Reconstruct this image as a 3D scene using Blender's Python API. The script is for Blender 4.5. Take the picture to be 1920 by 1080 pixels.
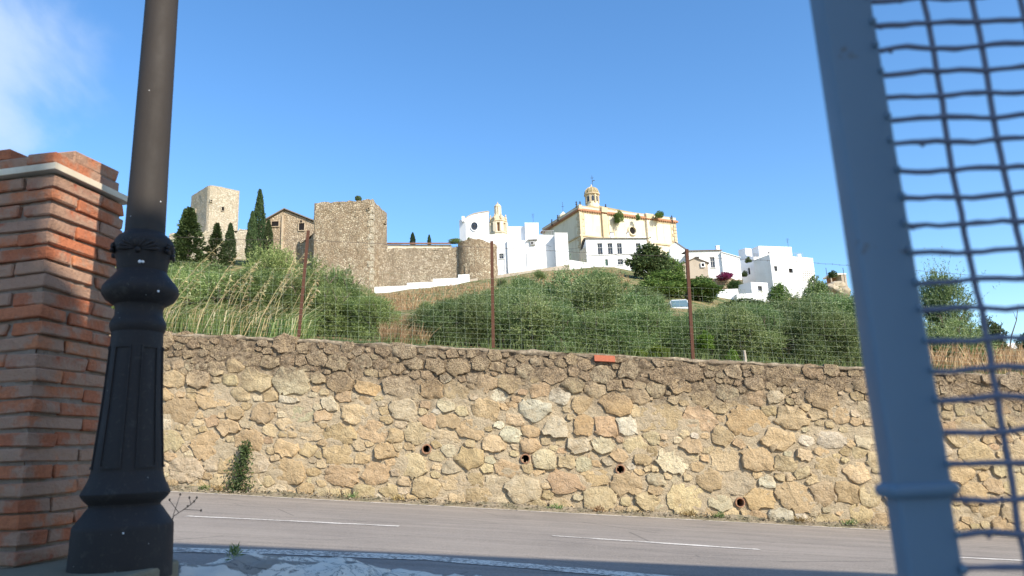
import bpy, bmesh, math, random
import numpy as np
from mathutils import Vector, Matrix, noise as mnoise

for o in list(bpy.data.objects):
    bpy.data.objects.remove(o)
SC = bpy.context.scene
COL = SC.collection
R_ = math.radians
random.seed(7)

# ------------------------------------------------------------------ camera
FPX = 1390.0
PITCH, ROLL = R_(12.9), R_(2.4)
R0 = Vector((1, 0, 0)); FWD = Vector((0, math.cos(PITCH), math.sin(PITCH)))
U0 = Vector((0, -math.sin(PITCH), math.cos(PITCH)))
RGT = R0 * math.cos(ROLL) - U0 * math.sin(ROLL)
UPV = R0 * math.sin(ROLL) + U0 * math.cos(ROLL)
cam = bpy.data.cameras.new('camera'); cam_o = bpy.data.objects.new('camera', cam)
COL.objects.link(cam_o)
M = Matrix.Identity(4)
for i in range(3):
    M[i][0] = RGT[i]; M[i][1] = UPV[i]; M[i][2] = -FWD[i]
cam_o.matrix_world = M
cam.sensor_width = 36; cam.lens = FPX / 1920 * 36
cam.clip_start = 0.05; cam.clip_end = 9000
cam.dof.use_dof = True; cam.dof.focus_distance = 13.0; cam.dof.aperture_fstop = 4.6
SC.camera = cam_o

# ------------------------------------------------------------------ sun, sky
SUN_AZ, SUN_EL = R_(42), R_(35)          # to the right of straight behind the camera
TO_SUN = Vector((math.sin(SUN_AZ) * math.cos(SUN_EL), -math.cos(SUN_AZ) * math.cos(SUN_EL), math.sin(SUN_EL)))
sl = bpy.data.lights.new('sun', 'SUN'); sl.energy = 3.8; sl.angle = R_(0.5); sl.color = (1.0, 0.92, 0.79)
so = bpy.data.objects.new('sun', sl); COL.objects.link(so)
so.rotation_euler = (-TO_SUN).to_track_quat('-Z', 'Y').to_euler()
so.location = TO_SUN * 60
W = bpy.data.worlds.new('World'); SC.world = W; W.use_nodes = True
wt = W.node_tree; wt.nodes.clear()
w_out = wt.nodes.new('ShaderNodeOutputWorld'); w_bg = wt.nodes.new('ShaderNodeBackground')
sky = wt.nodes.new('ShaderNodeTexSky'); sky.sky_type = 'NISHITA'; sky.sun_disc = False
sky.sun_elevation = SUN_EL; sky.sun_rotation = math.atan2(TO_SUN.x, TO_SUN.y)
sky.altitude = 300; sky.air_density = 1.0; sky.dust_density = 0.6; sky.ozone_density = 2.5
hs = wt.nodes.new('ShaderNodeHueSaturation'); hs.inputs['Saturation'].default_value = 1.21
hs.inputs['Value'].default_value = 1.0
tc = wt.nodes.new('ShaderNodeTexCoord')
def wmath(op, a, b=0.0, clamp=False):
    n = wt.nodes.new('ShaderNodeMath'); n.operation = op; n.use_clamp = clamp
    for k, v in ((0, a), (1, b)):
        if isinstance(v, (int, float)): n.inputs[k].default_value = v
        else: wt.links.new(v, n.inputs[k])
    return n.outputs[0]
CLOUD = (FWD + RGT * ((-70 - 960) / FPX) + UPV * ((540 - 120) / FPX)).normalized()     # a single soft cloud bank low in the sky to the left
vm = wt.nodes.new('ShaderNodeVectorMath'); vm.operation = 'DOT_PRODUCT'; vm.inputs[1].default_value = CLOUD
nv = wt.nodes.new('ShaderNodeVectorMath'); nv.operation = 'NORMALIZE'
cn = wt.nodes.new('ShaderNodeTexNoise'); cn.inputs['Scale'].default_value = 6.0
cn.inputs['Detail'].default_value = 6; cn.inputs['Roughness'].default_value = 0.5; cn.inputs['Distortion'].default_value = 0.3
cm = wt.nodes.new('ShaderNodeMix'); cm.data_type = 'RGBA'
cm.inputs[7].default_value = (2.6, 3.2, 4.2, 1)
L = wt.links.new
L(tc.outputs['Generated'], nv.inputs[0]); L(nv.outputs[0], vm.inputs[0]); L(nv.outputs[0], cn.inputs['Vector'])
L(sky.outputs[0], hs.inputs['Color'])
edge_f = wmath('DIVIDE', wmath('SUBTRACT', 1.0, vm.outputs['Value']), 1 - math.cos(R_(9.5)))
cl = wmath('ADD', wmath('SUBTRACT', 1.0, edge_f), wmath('MULTIPLY', wmath('SUBTRACT', cn.outputs['Fac'], 0.5), 3.2), True)
sm = wt.nodes.new('ShaderNodeMapRange'); sm.interpolation_type = 'SMOOTHSTEP'; sm.inputs['From Max'].default_value = 0.9; sm.inputs['To Max'].default_value = 0.74
L(cl, sm.inputs['Value']); L(sm.outputs[0], cm.inputs[0]); L(hs.outputs[0], cm.inputs[6])
L(cm.outputs[2], w_bg.inputs[0]); L(w_bg.outputs[0], w_out.inputs[0])
w_bg.inputs[1].default_value = 0.15
SC.view_settings.view_transform = 'Standard'; SC.view_settings.look = 'None'
SC.view_settings.gamma = 1.0; SC.view_settings.use_curve_mapping = False
SC.view_settings.exposure = 0.86
SC.render.engine = 'CYCLES'
SC.cycles.max_bounces = 6; SC.cycles.diffuse_bounces = 3; SC.cycles.transparent_max_bounces = 4
SC.cycles.use_denoising = True

# ------------------------------------------------------------------ picture <-> place
def ray(px, py):
    return (FWD + RGT * ((px - 960) / FPX) + UPV * (-(py - 540) / FPX))
def at(px, py, Y):
    d = ray(px, py); return d * (Y / d.y)
def atz(px, py, z):
    d = ray(px, py); return d * (z / d.z)
def xz_on(px, py, p0, p1):
    """where the ray meets the vertical plane through p0,p1: metres along p0->p1, and z"""
    d = ray(px, py)
    u = Vector((p1.x - p0.x, p1.y - p0.y, 0)); n = Vector((u.y, -u.x, 0))
    t = (p0.x * n.x + p0.y * n.y) / (d.x * n.x + d.y * n.y)
    p = d * t
    return (p - p0).dot(u.normalized()), p.z
def depth_of(p): return p.dot(FWD)
def V(*a): return Vector(a)

# ------------------------------------------------------------------ mesh builder
class MB:
    def __init__(s): s.v = []; s.f = []; s.c = None
    def add(s, vs, fs):
        b = len(s.v); s.v += [tuple(p) for p in vs]; s.f += [tuple(i + b for i in q) for q in fs]; return s
    def quad(s, a, b, c, d): return s.add([a, b, c, d], [(0, 1, 2, 3)])
    def poly(s, pts): return s.add(pts, [tuple(range(len(pts)))])
    def box(s, c, ex, ey, ez):
        """centre and three half-extent vectors"""
        c = Vector(c); ex = Vector(ex); ey = Vector(ey); ez = Vector(ez)
        vs = [c + ex * i + ey * j + ez * k for k in (-1, 1) for j in (-1, 1) for i in (-1, 1)]
        return s.add(vs, [(0, 2, 3, 1), (4, 5, 7, 6), (0, 1, 5, 4), (2, 6, 7, 3), (0, 4, 6, 2), (1, 3, 7, 5)])
    def abox(s, x0, x1, y0, y1, z0, z1):
        return s.box(((x0 + x1) / 2, (y0 + y1) / 2, (z0 + z1) / 2), ((x1 - x0) / 2, 0, 0), (0, (y1 - y0) / 2, 0), (0, 0, (z1 - z0) / 2))
    def prism(s, pts, z0, z1):
        n = len(pts)
        z1s = z1 if isinstance(z1, (list, tuple)) else [z1] * n
        z0s = z0 if isinstance(z0, (list, tuple)) else [z0] * n
        vs = [(p[0], p[1], z) for p, z in zip(pts, z0s)] + [(p[0], p[1], z) for p, z in zip(pts, z1s)]
        fs = [(i, (i + 1) % n, n + (i + 1) % n, n + i) for i in range(n)]
        fs += [tuple(reversed(range(n))), tuple(range(n, 2 * n))]
        return s.add(vs, fs)
    def slab(s, poly, off):
        """a polygon given thickness along the vector off"""
        n = len(poly); off = Vector(off)
        vs = [Vector(p) for p in poly] + [Vector(p) + off for p in poly]
        fs = [tuple(range(n)), tuple(reversed(range(n, 2 * n)))]
        fs += [(i, n + i, n + (i + 1) % n, (i + 1) % n) for i in range(n)]
        return s.add(vs, fs)
    def tube(s, pts, rad, k=6, cap=True):
        pts = [Vector(p) for p in pts]; n = len(pts)
        rad = rad if isinstance(rad, (list, tuple)) else [rad] * n
        vs = []; fs = []
        for i, p in enumerate(pts):
            t = (pts[min(i + 1, n - 1)] - pts[max(i - 1, 0)]).normalized()
            a = t.cross(Vector((0.13, 0.31, 0.94)) if abs(t.z) < 0.9 else Vector((1, 0.1, 0))).normalized(); b = t.cross(a)
            for j in range(k):
                w = 2 * math.pi * j / k
                vs.append(p + (a * math.cos(w) + b * math.sin(w)) * rad[i])
        for i in range(n - 1):
            for j in range(k):
                j2 = (j + 1) % k
                fs.append((i * k + j, i * k + j2, (i + 1) * k + j2, (i + 1) * k + j))
        if cap:
            fs.append(tuple(reversed(range(k)))); fs.append(tuple(range((n - 1) * k, n * k)))
        return s.add(vs, fs)
    def lathe(s, c, prof, k=32, cap=True, ph=0.0, a0=0, a1=None):
        """prof: list of (radius, z)"""
        vs = []; fs = []; n = len(prof)
        for r, z in prof:
            for j in range(k):
                w = 2 * math.pi * j / k + ph
                vs.append((c[0] + r * math.cos(w), c[1] + r * math.sin(w), z))
        for i in range(n - 1):
            for j in range(k):
                j2 = (j + 1) % k
                fs.append((i * k + j, i * k + j2, (i + 1) * k + j2, (i + 1) * k + j))
        if cap:
            fs.append(tuple(reversed(range(k)))); fs.append(tuple(range((n - 1) * k, n * k)))
        return s.add(vs, fs)
    def mesh(s, name):
        m = bpy.data.meshes.new(name); m.from_pydata(s.v, [], s.f)
        return m
    def build(s, name, mat, parent=None, smooth=False, angle=None, fix=True):
        m = s.mesh(name)
        if fix:
            b = bmesh.new(); b.from_mesh(m); bmesh.ops.recalc_face_normals(b, faces=b.faces); b.to_mesh(m); b.free()
        return link(m, name, mat, parent, smooth, angle)

def link(m, name, mat, parent=None, smooth=False, angle=None):
    if mat is not None and not m.materials: m.materials.append(mat)
    if smooth or angle:
        m.shade_smooth()
        if angle:
            m.set_sharp_from_angle(angle=R_(angle))
    o = bpy.data.objects.new(name, m); COL.objects.link(o)
    if parent is not None: o.parent = parent
    return o
def tag(o, label=None, cat=None, group=None, kind=None):
    if label: o['label'] = label
    if cat: o['category'] = cat
    if group: o['group'] = group
    if kind: o['kind'] = kind
    return o
def thing(name, label, cat, group=None, loc=None):
    """parts are built in world coordinates under an empty placed at the origin or at loc"""
    o = bpy.data.objects.new(name, None); COL.objects.link(o); o.empty_display_size = 0.2
    if loc is not None: o.location = loc
    return tag(o, label, cat, group, 'thing')
def copy_tree(o, parent=None):
    c = o.copy(); COL.objects.link(c); c.parent = parent
    for ch in list(o.children): copy_tree(ch, c)
    return c
def np_mesh(name, verts, k):
    """verts (n*k,3): n separate k-gons"""
    m = bpy.data.meshes.new(name); nv = len(verts); nf = nv // k
    m.vertices.add(nv); m.vertices.foreach_set('co', np.asarray(verts, dtype=np.float32).ravel())
    m.loops.add(nv); m.loops.foreach_set('vertex_index', np.arange(nv, dtype=np.int32))
    m.polygons.add(nf)
    m.polygons.foreach_set('loop_start', np.arange(0, nv, k, dtype=np.int32))
    m.update(calc_edges=True); m.validate()
    return m
def grid_mesh(name, P):
    """P (nu,nv,3) grid"""
    nu, nv = P.shape[:2]
    m = bpy.data.meshes.new(name)
    idx = np.arange(nu * nv).reshape(nu, nv)
    f = np.stack([idx[:-1, :-1], idx[1:, :-1], idx[1:, 1:], idx[:-1, 1:]], -1).reshape(-1, 4)
    m.from_pydata(P.reshape(-1, 3).tolist(), [], f.tolist())
    return m
def fbm(x, y, z=0.0, o=4):
    return mnoise.fractal(Vector((x, y, z)), 1.0, 2.0, o, noise_basis='PERLIN_ORIGINAL')

# ------------------------------------------------------------------ materials
class MT:
    def __init__(s, name):
        s.m = bpy.data.materials.new(name); s.m.use_nodes = True; s.t = s.m.node_tree; s.t.nodes.clear()
        s.out = s.t.nodes.new('ShaderNodeOutputMaterial'); s._co = {}
    def n(s, typ): return s.t.nodes.new('ShaderNode' + typ)
    def set(s, sock, v):
        if hasattr(v, 'is_output') or isinstance(v, bpy.types.NodeSocket): s.t.links.new(v, sock)
        elif isinstance(v, (tuple, list)) and len(v) == 3 and sock.type == 'RGBA': sock.default_value = (*v, 1)
        else: sock.default_value = v
    def co(s, kind='Object', scale=None, rot=None):
        if 'tc' not in s._co: s._co['tc'] = s.n('TexCoord')
        o = s._co['tc'].outputs[kind]
        if scale or rot:
            m = s.n('Mapping'); s.set(m.inputs[0], o)
            if scale: m.inputs['Scale'].default_value = scale
            if rot: m.inputs['Rotation'].default_value = rot
            return m.outputs[0]
        return o
    def noise(s, scale, detail=4, rough=0.55, vec=None, dist=0.0):
        n = s.n('TexNoise'); s.set(n.inputs['Vector'], vec if vec is not None else s.co())
        n.inputs['Scale'].default_value = scale; n.inputs['Detail'].default_value = detail
        n.inputs['Roughness'].default_value = rough; n.inputs['Distortion'].default_value = dist
        return n.outputs['Fac']
    def vor(s, scale, vec=None, feature='F1', rnd=1.0, out='Distance'):
        n = s.n('TexVoronoi'); n.feature = feature; s.set(n.inputs['Vector'], vec if vec is not None else s.co())
        n.inputs['Scale'].default_value = scale; n.inputs['Randomness'].default_value = rnd
        return n.outputs[out]
    def ramp(s, fac, stops, mode='LINEAR'):
        n = s.n('ValToRGB'); s.set(n.inputs[0], fac); cr = n.color_ramp; cr.interpolation = mode
        while len(cr.elements) < len(stops): cr.elements.new(0.5)
        for e, (p, c) in zip(cr.elements, stops):
            e.position = p; e.color = (c, c, c, 1) if isinstance(c, (int, float)) else (*c, 1)
        return n.outputs[0]
    def mix(s, fac, a, b, mode='MIX'):
        n = s.n('Mix'); n.data_type = 'RGBA'; n.blend_type = mode
        s.set(n.inputs[0], fac); s.set(n.inputs[6], a); s.set(n.inputs[7], b); return n.outputs[2]
    def math(s, op, a, b=0.0, clamp=False):
        n = s.n('Math'); n.operation = op; n.use_clamp = clamp; s.set(n.inputs[0], a); s.set(n.inputs[1], b); return n.outputs[0]
    def xyz(s, vec=None):
        n = s.n('SeparateXYZ'); s.set(n.inputs[0], vec if vec is not None else s.co()); return n.outputs
    def rnd(s):
        return s.n('ObjectInfo').outputs['Random']
    def isl(s):
        return s.n('NewGeometry').outputs['Random Per Island']
    def attr(s, name):
        n = s.n('Attribute'); n.attribute_name = name; return n.outputs['Color']
    def bump(s, h, strength=0.5, dist=0.01, normal=None):
        n = s.n('Bump'); s.set(n.inputs['Height'], h); n.inputs['Strength'].default_value = strength
        n.inputs['Distance'].default_value = dist
        if normal is not None: s.set(n.inputs['Normal'], normal)
        return n.outputs[0]
    def pbr(s, color, rough=0.85, metal=0.0, normal=None, spec=0.35):
        p = s.n('BsdfPrincipled'); s.set(p.inputs['Base Color'], color); s.set(p.inputs['Roughness'], rough)
        p.inputs['Metallic'].default_value = metal; p.inputs['Specular IOR Level'].default_value = spec
        if normal is not None: s.set(p.inputs['Normal'], normal)
        s.t.links.new(p.outputs[0], s.out.inputs[0]); return s.m
    def leaf(s, color, trans=0.28, rough=0.6):
        p = s.n('BsdfPrincipled'); s.set(p.inputs['Base Color'], color); s.set(p.inputs['Roughness'], rough)
        p.inputs['Specular IOR Level'].default_value = 0.25
        t = s.n('BsdfTranslucent'); s.set(t.inputs[0], color)
        mx = s.n('MixShader'); mx.inputs[0].default_value = trans
        s.t.links.new(p.outputs[0], mx.inputs[1]); s.t.links.new(t.outputs[0], mx.inputs[2])
        s.t.links.new(mx.outputs[0], s.out.inputs[0]); return s.m

def flat(name, c, rough=0.8, metal=0.0, var=0.15, scale=6.0, spec=0.3):
    t = MT(name); n = t.noise(scale, 5)
    col = t.mix(n, tuple(x * (1 - var) for x in c), tuple(min(1, x * (1 + var)) for x in c))
    return t.pbr(col, rough, metal, t.bump(n, 0.15, 0.01), spec)

SLOPE = None
def build_materials():
    m = {}
    # --- asphalt
    t = MT('asphalt'); grain = t.math('ADD', t.math('MULTIPLY', t.noise(140, 3, 0.7), 0.5), t.math('MULTIPLY', t.noise(42, 4, 0.75), 0.5)); big = t.noise(0.9, 5, 0.6)
    streak = t.noise(1.0, 4, 0.6, t.co(scale=(0.12, 5.0, 1)))
    c = t.mix(t.ramp(grain, [(0.38, 0.0), (0.62, 1.0)]), (0.16, 0.138, 0.117), (0.325, 0.283, 0.240))
    c = t.mix(t.ramp(streak, [(0.40, 0.0), (0.62, 0.55)]), c, (0.32, 0.278, 0.238))
    c = t.mix(t.ramp(big, [(0.45, 0.0), (0.75, 0.4)]), c, (0.135, 0.122, 0.11))
    crk = t.vor(0.75, t.co(scale=(0.5, 1.4, 1)), feature='DISTANCE_TO_EDGE'); c = t.mix(t.ramp(crk, [(0.0, 0.55), (0.006, 0.0)]), c, (0.06, 0.055, 0.05))
    oil = t.noise(2.2, 5, 0.6, t.co(scale=(0.5, 1.6, 1))); c = t.mix(t.ramp(oil, [(0.60, 0.0), (0.72, 0.35)]), c, (0.10, 0.092, 0.085))
    peb = t.vor(38); c = t.mix(t.ramp(peb, [(0.10, 0.75), (0.22, 0.0)]), c, (0.42, 0.37, 0.31))
    pit = t.vor(31, t.co(scale=(1.3, 0.8, 1))); c = t.mix(t.ramp(pit, [(0.08, 0.6), (0.16, 0.0)]), c, (0.07, 0.062, 0.055))
    m['asphalt'] = t.pbr(c, 0.9, 0, t.bump(grain, 0.55, 0.006), 0.25)
    # --- road paint, worn
    t = MT('road_paint'); w = t.noise(28, 6, 0.7); w2 = t.noise(3, 4, 0.6)
    worn = t.ramp(t.math('ADD', w, t.math('MULTIPLY', w2, 0.35)), [(0.66, 0.0), (0.73, 1.0)])
    m['paint'] = t.pbr(t.mix(worn, (0.76, 0.68, 0.56), (0.25, 0.22, 0.185)), 0.8, 0, t.bump(w, 0.2, 0.004))
    t = MT('road_paint_faded'); w = t.noise(40, 6, 0.7); w2 = t.noise(3, 4, 0.6)
    worn = t.ramp(t.math('ADD', w, t.math('MULTIPLY', w2, 0.5)), [(0.66, 0.0), (0.92, 1.0)])
    m['paint_faded'] = t.pbr(t.mix(worn, (0.68, 0.63, 0.56), (0.25, 0.22, 0.19)), 0.85, 0, t.bump(w, 0.2, 0.004))
    # --- soil / debris at the foot of the wall
    t = MT('soil'); a = t.noise(30, 6, 0.7); b = t.noise(4, 4)
    c = t.mix(a, (0.14, 0.11, 0.075), (0.42, 0.35, 0.25)); c = t.mix(t.ramp(b, [(0.45, 0.0), (0.6, 0.6)]), c, (0.13, 0.125, 0.07))
    m['soil'] = t.pbr(c, 0.95, 0, t.bump(a, 0.8, 0.02), 0.1)
    # --- stones of the retaining wall, colour from the stone, lichen towards the top of the wall
    def walltop(t, lo=0.40, hi=0.92):
        o = t.xyz(); v = t.math('ADD', o[2], t.math('MULTIPLY', o[0], SLOPE))
        d = t.math('SUBTRACT', WT0, v)                       # metres below the top of the wall
        d = t.math('ADD', d, t.math('MULTIPLY', t.math('SUBTRACT', t.noise(2.2, 5, 0.65), 0.5), 1.5))
        return t.ramp(d, [(lo, 1.0), (hi, 0.0)])
    t = MT('wall_stone'); base = t.attr('col'); n1 = t.noise(9, 6, 0.65); n2 = t.noise(45, 5, 0.7); n3 = t.noise(3.2, 5, 0.6, dist=0.4)
    c = t.mix(t.ramp(n1, [(0.3, 0.0), (0.7, 1.0)]), t.mix(1.0, base, (0.80, 0.76, 0.70), 'MULTIPLY'), base)
    c = t.mix(t.ramp(n3, [(0.56, 0.0), (0.72, 0.45)]), c, (0.43, 0.30, 0.17))
    c = t.mix(t.ramp(n2, [(0.60, 0.0), (0.74, 0.55)]), c, (0.22, 0.175, 0.12))
    st = walltop(t)
    lich = t.mix(t.ramp(n2, [(0.42, 0.0), (0.60, 1.0)]), (0.095, 0.066, 0.045), (0.42, 0.32, 0.21))
    c = t.mix(t.math('MULTIPLY', st, t.ramp(n1, [(0.36, 0.97), (0.66, 0.60)])), c, lich)
    c = t.mix(1.0, c, (0.98, 0.98, 0.96), 'MULTIPLY')
    h = t.math('ADD', t.math('MULTIPLY', n1, 1.0), t.math('MULTIPLY', n2, 0.35))
    n5 = t.noise(22, 6, 0.72, dist=0.5)
    c = t.mix(t.ramp(n5, [(0.34, 0.55), (0.46, 0.0)]), c, (0.26, 0.20, 0.135))
    m['stone'] = t.pbr(c, 0.92, 0, t.bump(t.math('ADD', h, n5), 1.0, 0.045), 0.15)
    # --- mortar of that wall
    t = MT('wall_mortar'); n1 = t.noise(14, 7, 0.7); n2 = t.noise(60, 5, 0.7); n3 = t.noise(2.0, 5, 0.6)
    c = t.mix(n1, (0.43, 0.34, 0.215), (0.64, 0.525, 0.36)); c = t.mix(t.ramp(n3, [(0.45, 0.0), (0.65, 0.5)]), c, (0.55, 0.43, 0.29))
    c = t.mix(t.ramp(n2, [(0.58, 0.0), (0.72, 0.6)]), c, (0.16, 0.12, 0.085))
    st = walltop(t)
    lich = t.mix(t.ramp(n1, [(0.40, 0.0), (0.62, 1.0)]), (0.085, 0.058, 0.040), (0.36, 0.27, 0.175))
    c = t.mix(t.math('MULTIPLY', st, 0.85), c, lich)
    m['mortar'] = t.pbr(c, 0.95, 0, t.bump(t.math('ADD', n1, t.math('MULTIPLY', n2, 0.5)), 1.0, 0.07), 0.1)
    t = MT('coping'); n1 = t.noise(12, 6, 0.7); n2 = t.noise(2, 4)
    c = t.mix(t.ramp(n1, [(0.35, 0.0), (0.65, 1.0)]), (0.13, 0.10, 0.07), (0.46, 0.38, 0.27)); c = t.mix(t.ramp(n2, [(0.42, 0.0), (0.58, 0.7)]), c, (0.16, 0.12, 0.08))
    m['coping'] = t.pbr(c, 0.95, 0, t.bump(n1, 0.8, 0.03), 0.1)
    m['red_brick'] = flat('red_brick', (0.42, 0.13, 0.07), 0.85, 0, 0.3, 30)
    m['clay_pipe'] = flat('clay_pipe', (0.32, 0.17, 0.10), 0.85, 0, 0.25, 30)
    m['dark'] = flat('hollow_shade', (0.012, 0.010, 0.009), 0.95)  # near-black colour standing for the shade inside hollows
    # --- bricks of the pillar
    t = MT('pillar_brick'); r = t.rnd(); n1 = t.noise(7, 5, 0.6); n2 = t.noise(70, 4, 0.7); n4 = t.noise(22, 6, 0.72)
    c = t.ramp(r, [(0.0, (0.50, 0.18, 0.085)), (0.35, (0.42, 0.14, 0.07)), (0.6, (0.52, 0.21, 0.10)), (0.85, (0.37, 0.12, 0.068)), (1.0, (0.54, 0.25, 0.135))])
    c = t.mix(t.ramp(n2, [(0.42, 0.0), (0.7, 0.4)]), c, (0.20, 0.075, 0.045))
    sm = t.math('ADD', n1, t.math('MULTIPLY', t.math('SUBTRACT', r, 0.5), 0.22))
    sm = t.math('ADD', sm, t.math('MULTIPLY', t.math('SUBTRACT', n4, 0.5), 0.25))
    c = t.mix(t.ramp(sm, [(0.42, 0.0), (0.54, 0.85)]), c, t.mix(n4, (0.30, 0.175, 0.115), (0.44, 0.30, 0.21)))
    m['brick'] = t.pbr(c, 0.9, 0, t.bump(t.math('ADD', n4, t.math('MULTIPLY', n2, 0.4)), 0.9, 0.014), 0.15)
    t = MT('pillar_mortar'); n1 = t.noise(25, 6, 0.7)
    m['brick_mortar'] = t.pbr(t.mix(n1, (0.16, 0.115, 0.085), (0.40, 0.32, 0.25)), 0.95, 0, t.bump(n1, 0.9, 0.02), 0.1)  # mortar tone also darkened to draw the shadow lines under each course
    t = MT('cap_slab'); n1 = t.noise(18, 6, 0.7); n2 = t.noise(4, 4)
    m['cap_slab'] = t.pbr(t.mix(t.ramp(n2, [(0.4, 0.0), (0.62, 0.8)]), t.mix(n1, (0.66, 0.57, 0.42), (0.84, 0.75, 0.58)), (0.52, 0.43, 0.31)), 0.9, 0, t.bump(n1, 0.4, 0.01))
    # --- lamp iron
    t = MT('lamp_iron'); n1 = t.noise(60, 5, 0.7); n2 = t.noise(5, 5, 0.6); sp = t.vor(26, rnd=1.0)
    c = t.mix(n2, (0.022, 0.0185, 0.018), (0.038, 0.032, 0.029))
    c = t.mix(t.ramp(n1, [(0.56, 0.0), (0.72, 0.5)]), c, (0.075, 0.062, 0.05))
    c = t.mix(t.ramp(t.noise(11, 6, 0.7), [(0.58, 0.0), (0.7, 0.55)]), c, (0.085, 0.075, 0.062))
    c = t.mix(t.ramp(sp, [(0.035, 0.85), (0.05, 0.0)]), c, (0.32, 0.31, 0.29))
    m['iron'] = t.pbr(c, t.ramp(n2, [(0.3, 0.55), (0.7, 0.75)]), 0.0, t.bump(n1, 0.2, 0.004), 0.2)
    t = MT('lamp_pole_iron'); n1 = t.noise(60, 5, 0.7); n2 = t.noise(3, 5, 0.6, t.co(scale=(6, 6, 0.7))); sp = t.vor(14, rnd=1.0)
    c = t.mix(n2, (0.032, 0.026, 0.0215), (0.054, 0.044, 0.036))
    c = t.mix(t.ramp(sp, [(0.03, 0.85), (0.045, 0.0)]), c, (0.45, 0.43, 0.40))
    m['pole'] = t.pbr(c, t.ramp(t.noise(9, 5, 0.7), [(0.3, 0.6), (0.7, 0.82)]), 0.0, t.bump(n1, 0.15, 0.004), 0.22)
    # --- whitewashed kerb
    t = MT('whitewash'); n1 = t.noise(3.0, 5, 0.55, dist=0.6); n2 = t.noise(30, 6, 0.75); n3 = t.noise(1.7, 4)
    conc = t.mix(n2, (0.24, 0.20, 0.155), (0.46, 0.395, 0.315)); conc = t.mix(t.ramp(n3, [(0.4, 0.0), (0.6, 0.7)]), conc, (0.21, 0.185, 0.15))
    w = t.math('ADD', n1, t.math('MULTIPLY', t.math('SUBTRACT', n2, 0.5), 0.14))
    c = t.mix(t.ramp(w, [(0.40, 0.0), (0.42, 1.0)]), conc, t.mix(n2, (0.76, 0.65, 0.51), (0.88, 0.77, 0.62)))
    c = t.mix(t.ramp(t.noise(3.2, 6, 0.7, dist=1.2), [(0.485, 0.0), (0.497, 0.8), (0.503, 0.8), (0.515, 0.0)]), c, (0.10, 0.088, 0.075))
    m['whitewash'] = t.pbr(c, 0.85, 0, t.bump(t.math('ADD', w, t.math('MULTIPLY', n2, 0.3)), 0.7, 0.02))
    t = MT('ledge'); n1 = t.noise(25, 6, 0.7); n2 = t.noise(3, 4)
    m['ledge'] = t.pbr(t.mix(n2, t.mix(n1, (0.13, 0.10, 0.065), (0.30, 0.25, 0.17)), (0.22, 0.19, 0.13)), 0.95, 0, t.bump(n1, 0.6, 0.01), 0.1)
    t = MT('yard'); n1 = t.noise(20, 6, 0.7)
    m['yard'] = t.pbr(t.mix(n1, (0.36, 0.32, 0.27), (0.50, 0.455, 0.39)), 0.95, 0, t.bump(n1, 0.4, 0.01), 0.1)
    # --- gate paint
    t = MT('gate_paint'); n1 = t.noise(35, 5, 0.6); n2 = t.noise(6, 4)
    m['gate'] = t.pbr(t.mix(n2, (0.105, 0.162, 0.215), (0.142, 0.203, 0.256)) if False else t.mix(t.ramp(t.noise(14, 7, 0.75), [(0.64, 0.0), (0.68, 0.8)]), t.mix(t.noise(3.0, 5, 0.65), (0.090, 0.148, 0.205), (0.155, 0.215, 0.265)), (0.11, 0.075, 0.055)), t.ramp(n2, [(0.35, 0.38), (0.65, 0.62)]), 0.0, t.bump(n1, 0.15, 0.004), 0.5)
    t = MT('gate_wire_paint'); n2 = t.noise(20, 4)
    m['gate_wire'] = t.pbr(t.mix(n2, (0.115, 0.125, 0.175), (0.18, 0.18, 0.22)), 0.55, 0.0, None, 0.4)
    # --- fence
    m['fence_wire'] = flat('fence_wire', (0.44, 0.50, 0.36), 0.5, 0.0, 0.2, 20)
    m['barbed'] = flat('barbed_wire', (0.10, 0.08, 0.07), 0.7, 0.2, 0.3, 20)
    t = MT('rusty_post'); n1 = t.noise(18, 6, 0.7)
    m['rust'] = t.pbr(t.mix(n1, (0.06, 0.028, 0.019), (0.14, 0.065, 0.04)), 0.9, 0, t.bump(n1, 0.4, 0.01), 0.2)
    m['old_wood'] = flat('old_wood', (0.38, 0.33, 0.26), 0.9, 0, 0.3, 25)
    # --- terrain
    t = MT('hillside'); n1 = t.noise(0.5, 6, 0.65); n2 = t.noise(6, 6, 0.75); n3 = t.noise(0.07, 4)
    dry = t.mix(n2, (0.26, 0.185, 0.085), (0.47, 0.37, 0.20)); grn = t.mix(n2, (0.075, 0.11, 0.04), (0.20, 0.23, 0.10))
    c = t.mix(t.ramp(n1, [(0.40, 0.0), (0.55, 1.0)]), dry, grn)
    c = t.mix(t.ramp(n3, [(0.5, 0.0), (0.7, 0.5)]), c, (0.38, 0.29, 0.17))
    m['hill'] = t.pbr(c, 0.95, 0, t.bump(n2, 1.0, 0.3), 0.05)
    # --- castle stones (far: pieces of a pixel or two)
    def rubble(name, lo, mid, hi, sc=1.0, dark=0.5, stain=(0.20, 0.15, 0.10)):
        t = MT(name); v = t.vor(1.7 * sc); cell = t.vor(1.7 * sc, out='Color'); e = t.vor(1.7 * sc, feature='DISTANCE_TO_EDGE')
        n1 = t.noise(0.35, 6, 0.65); n2 = t.noise(5, 5, 0.7); n3 = t.noise(0.5, 5, 0.6, t.co(scale=(1, 1, 0.25)))
        bw = t.n('RGBToBW'); t.set(bw.inputs[0], cell)
        c = t.ramp(bw.outputs[0], [(0.15, lo), (0.5, mid), (0.85, hi)])
        c = t.mix(t.ramp(e, [(0.02, 0.75), (0.10, 0.0)]), c, tuple(x * dark for x in mid))
        c = t.mix(t.ramp(n1, [(0.40, 0.0), (0.68, 0.75)]), c, t.mix(n2, stain, tuple(x * 1.5 for x in stain)))
        c = t.mix(t.ramp(n3, [(0.5, 0.0), (0.72, 0.45)]), c, stain)
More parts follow.
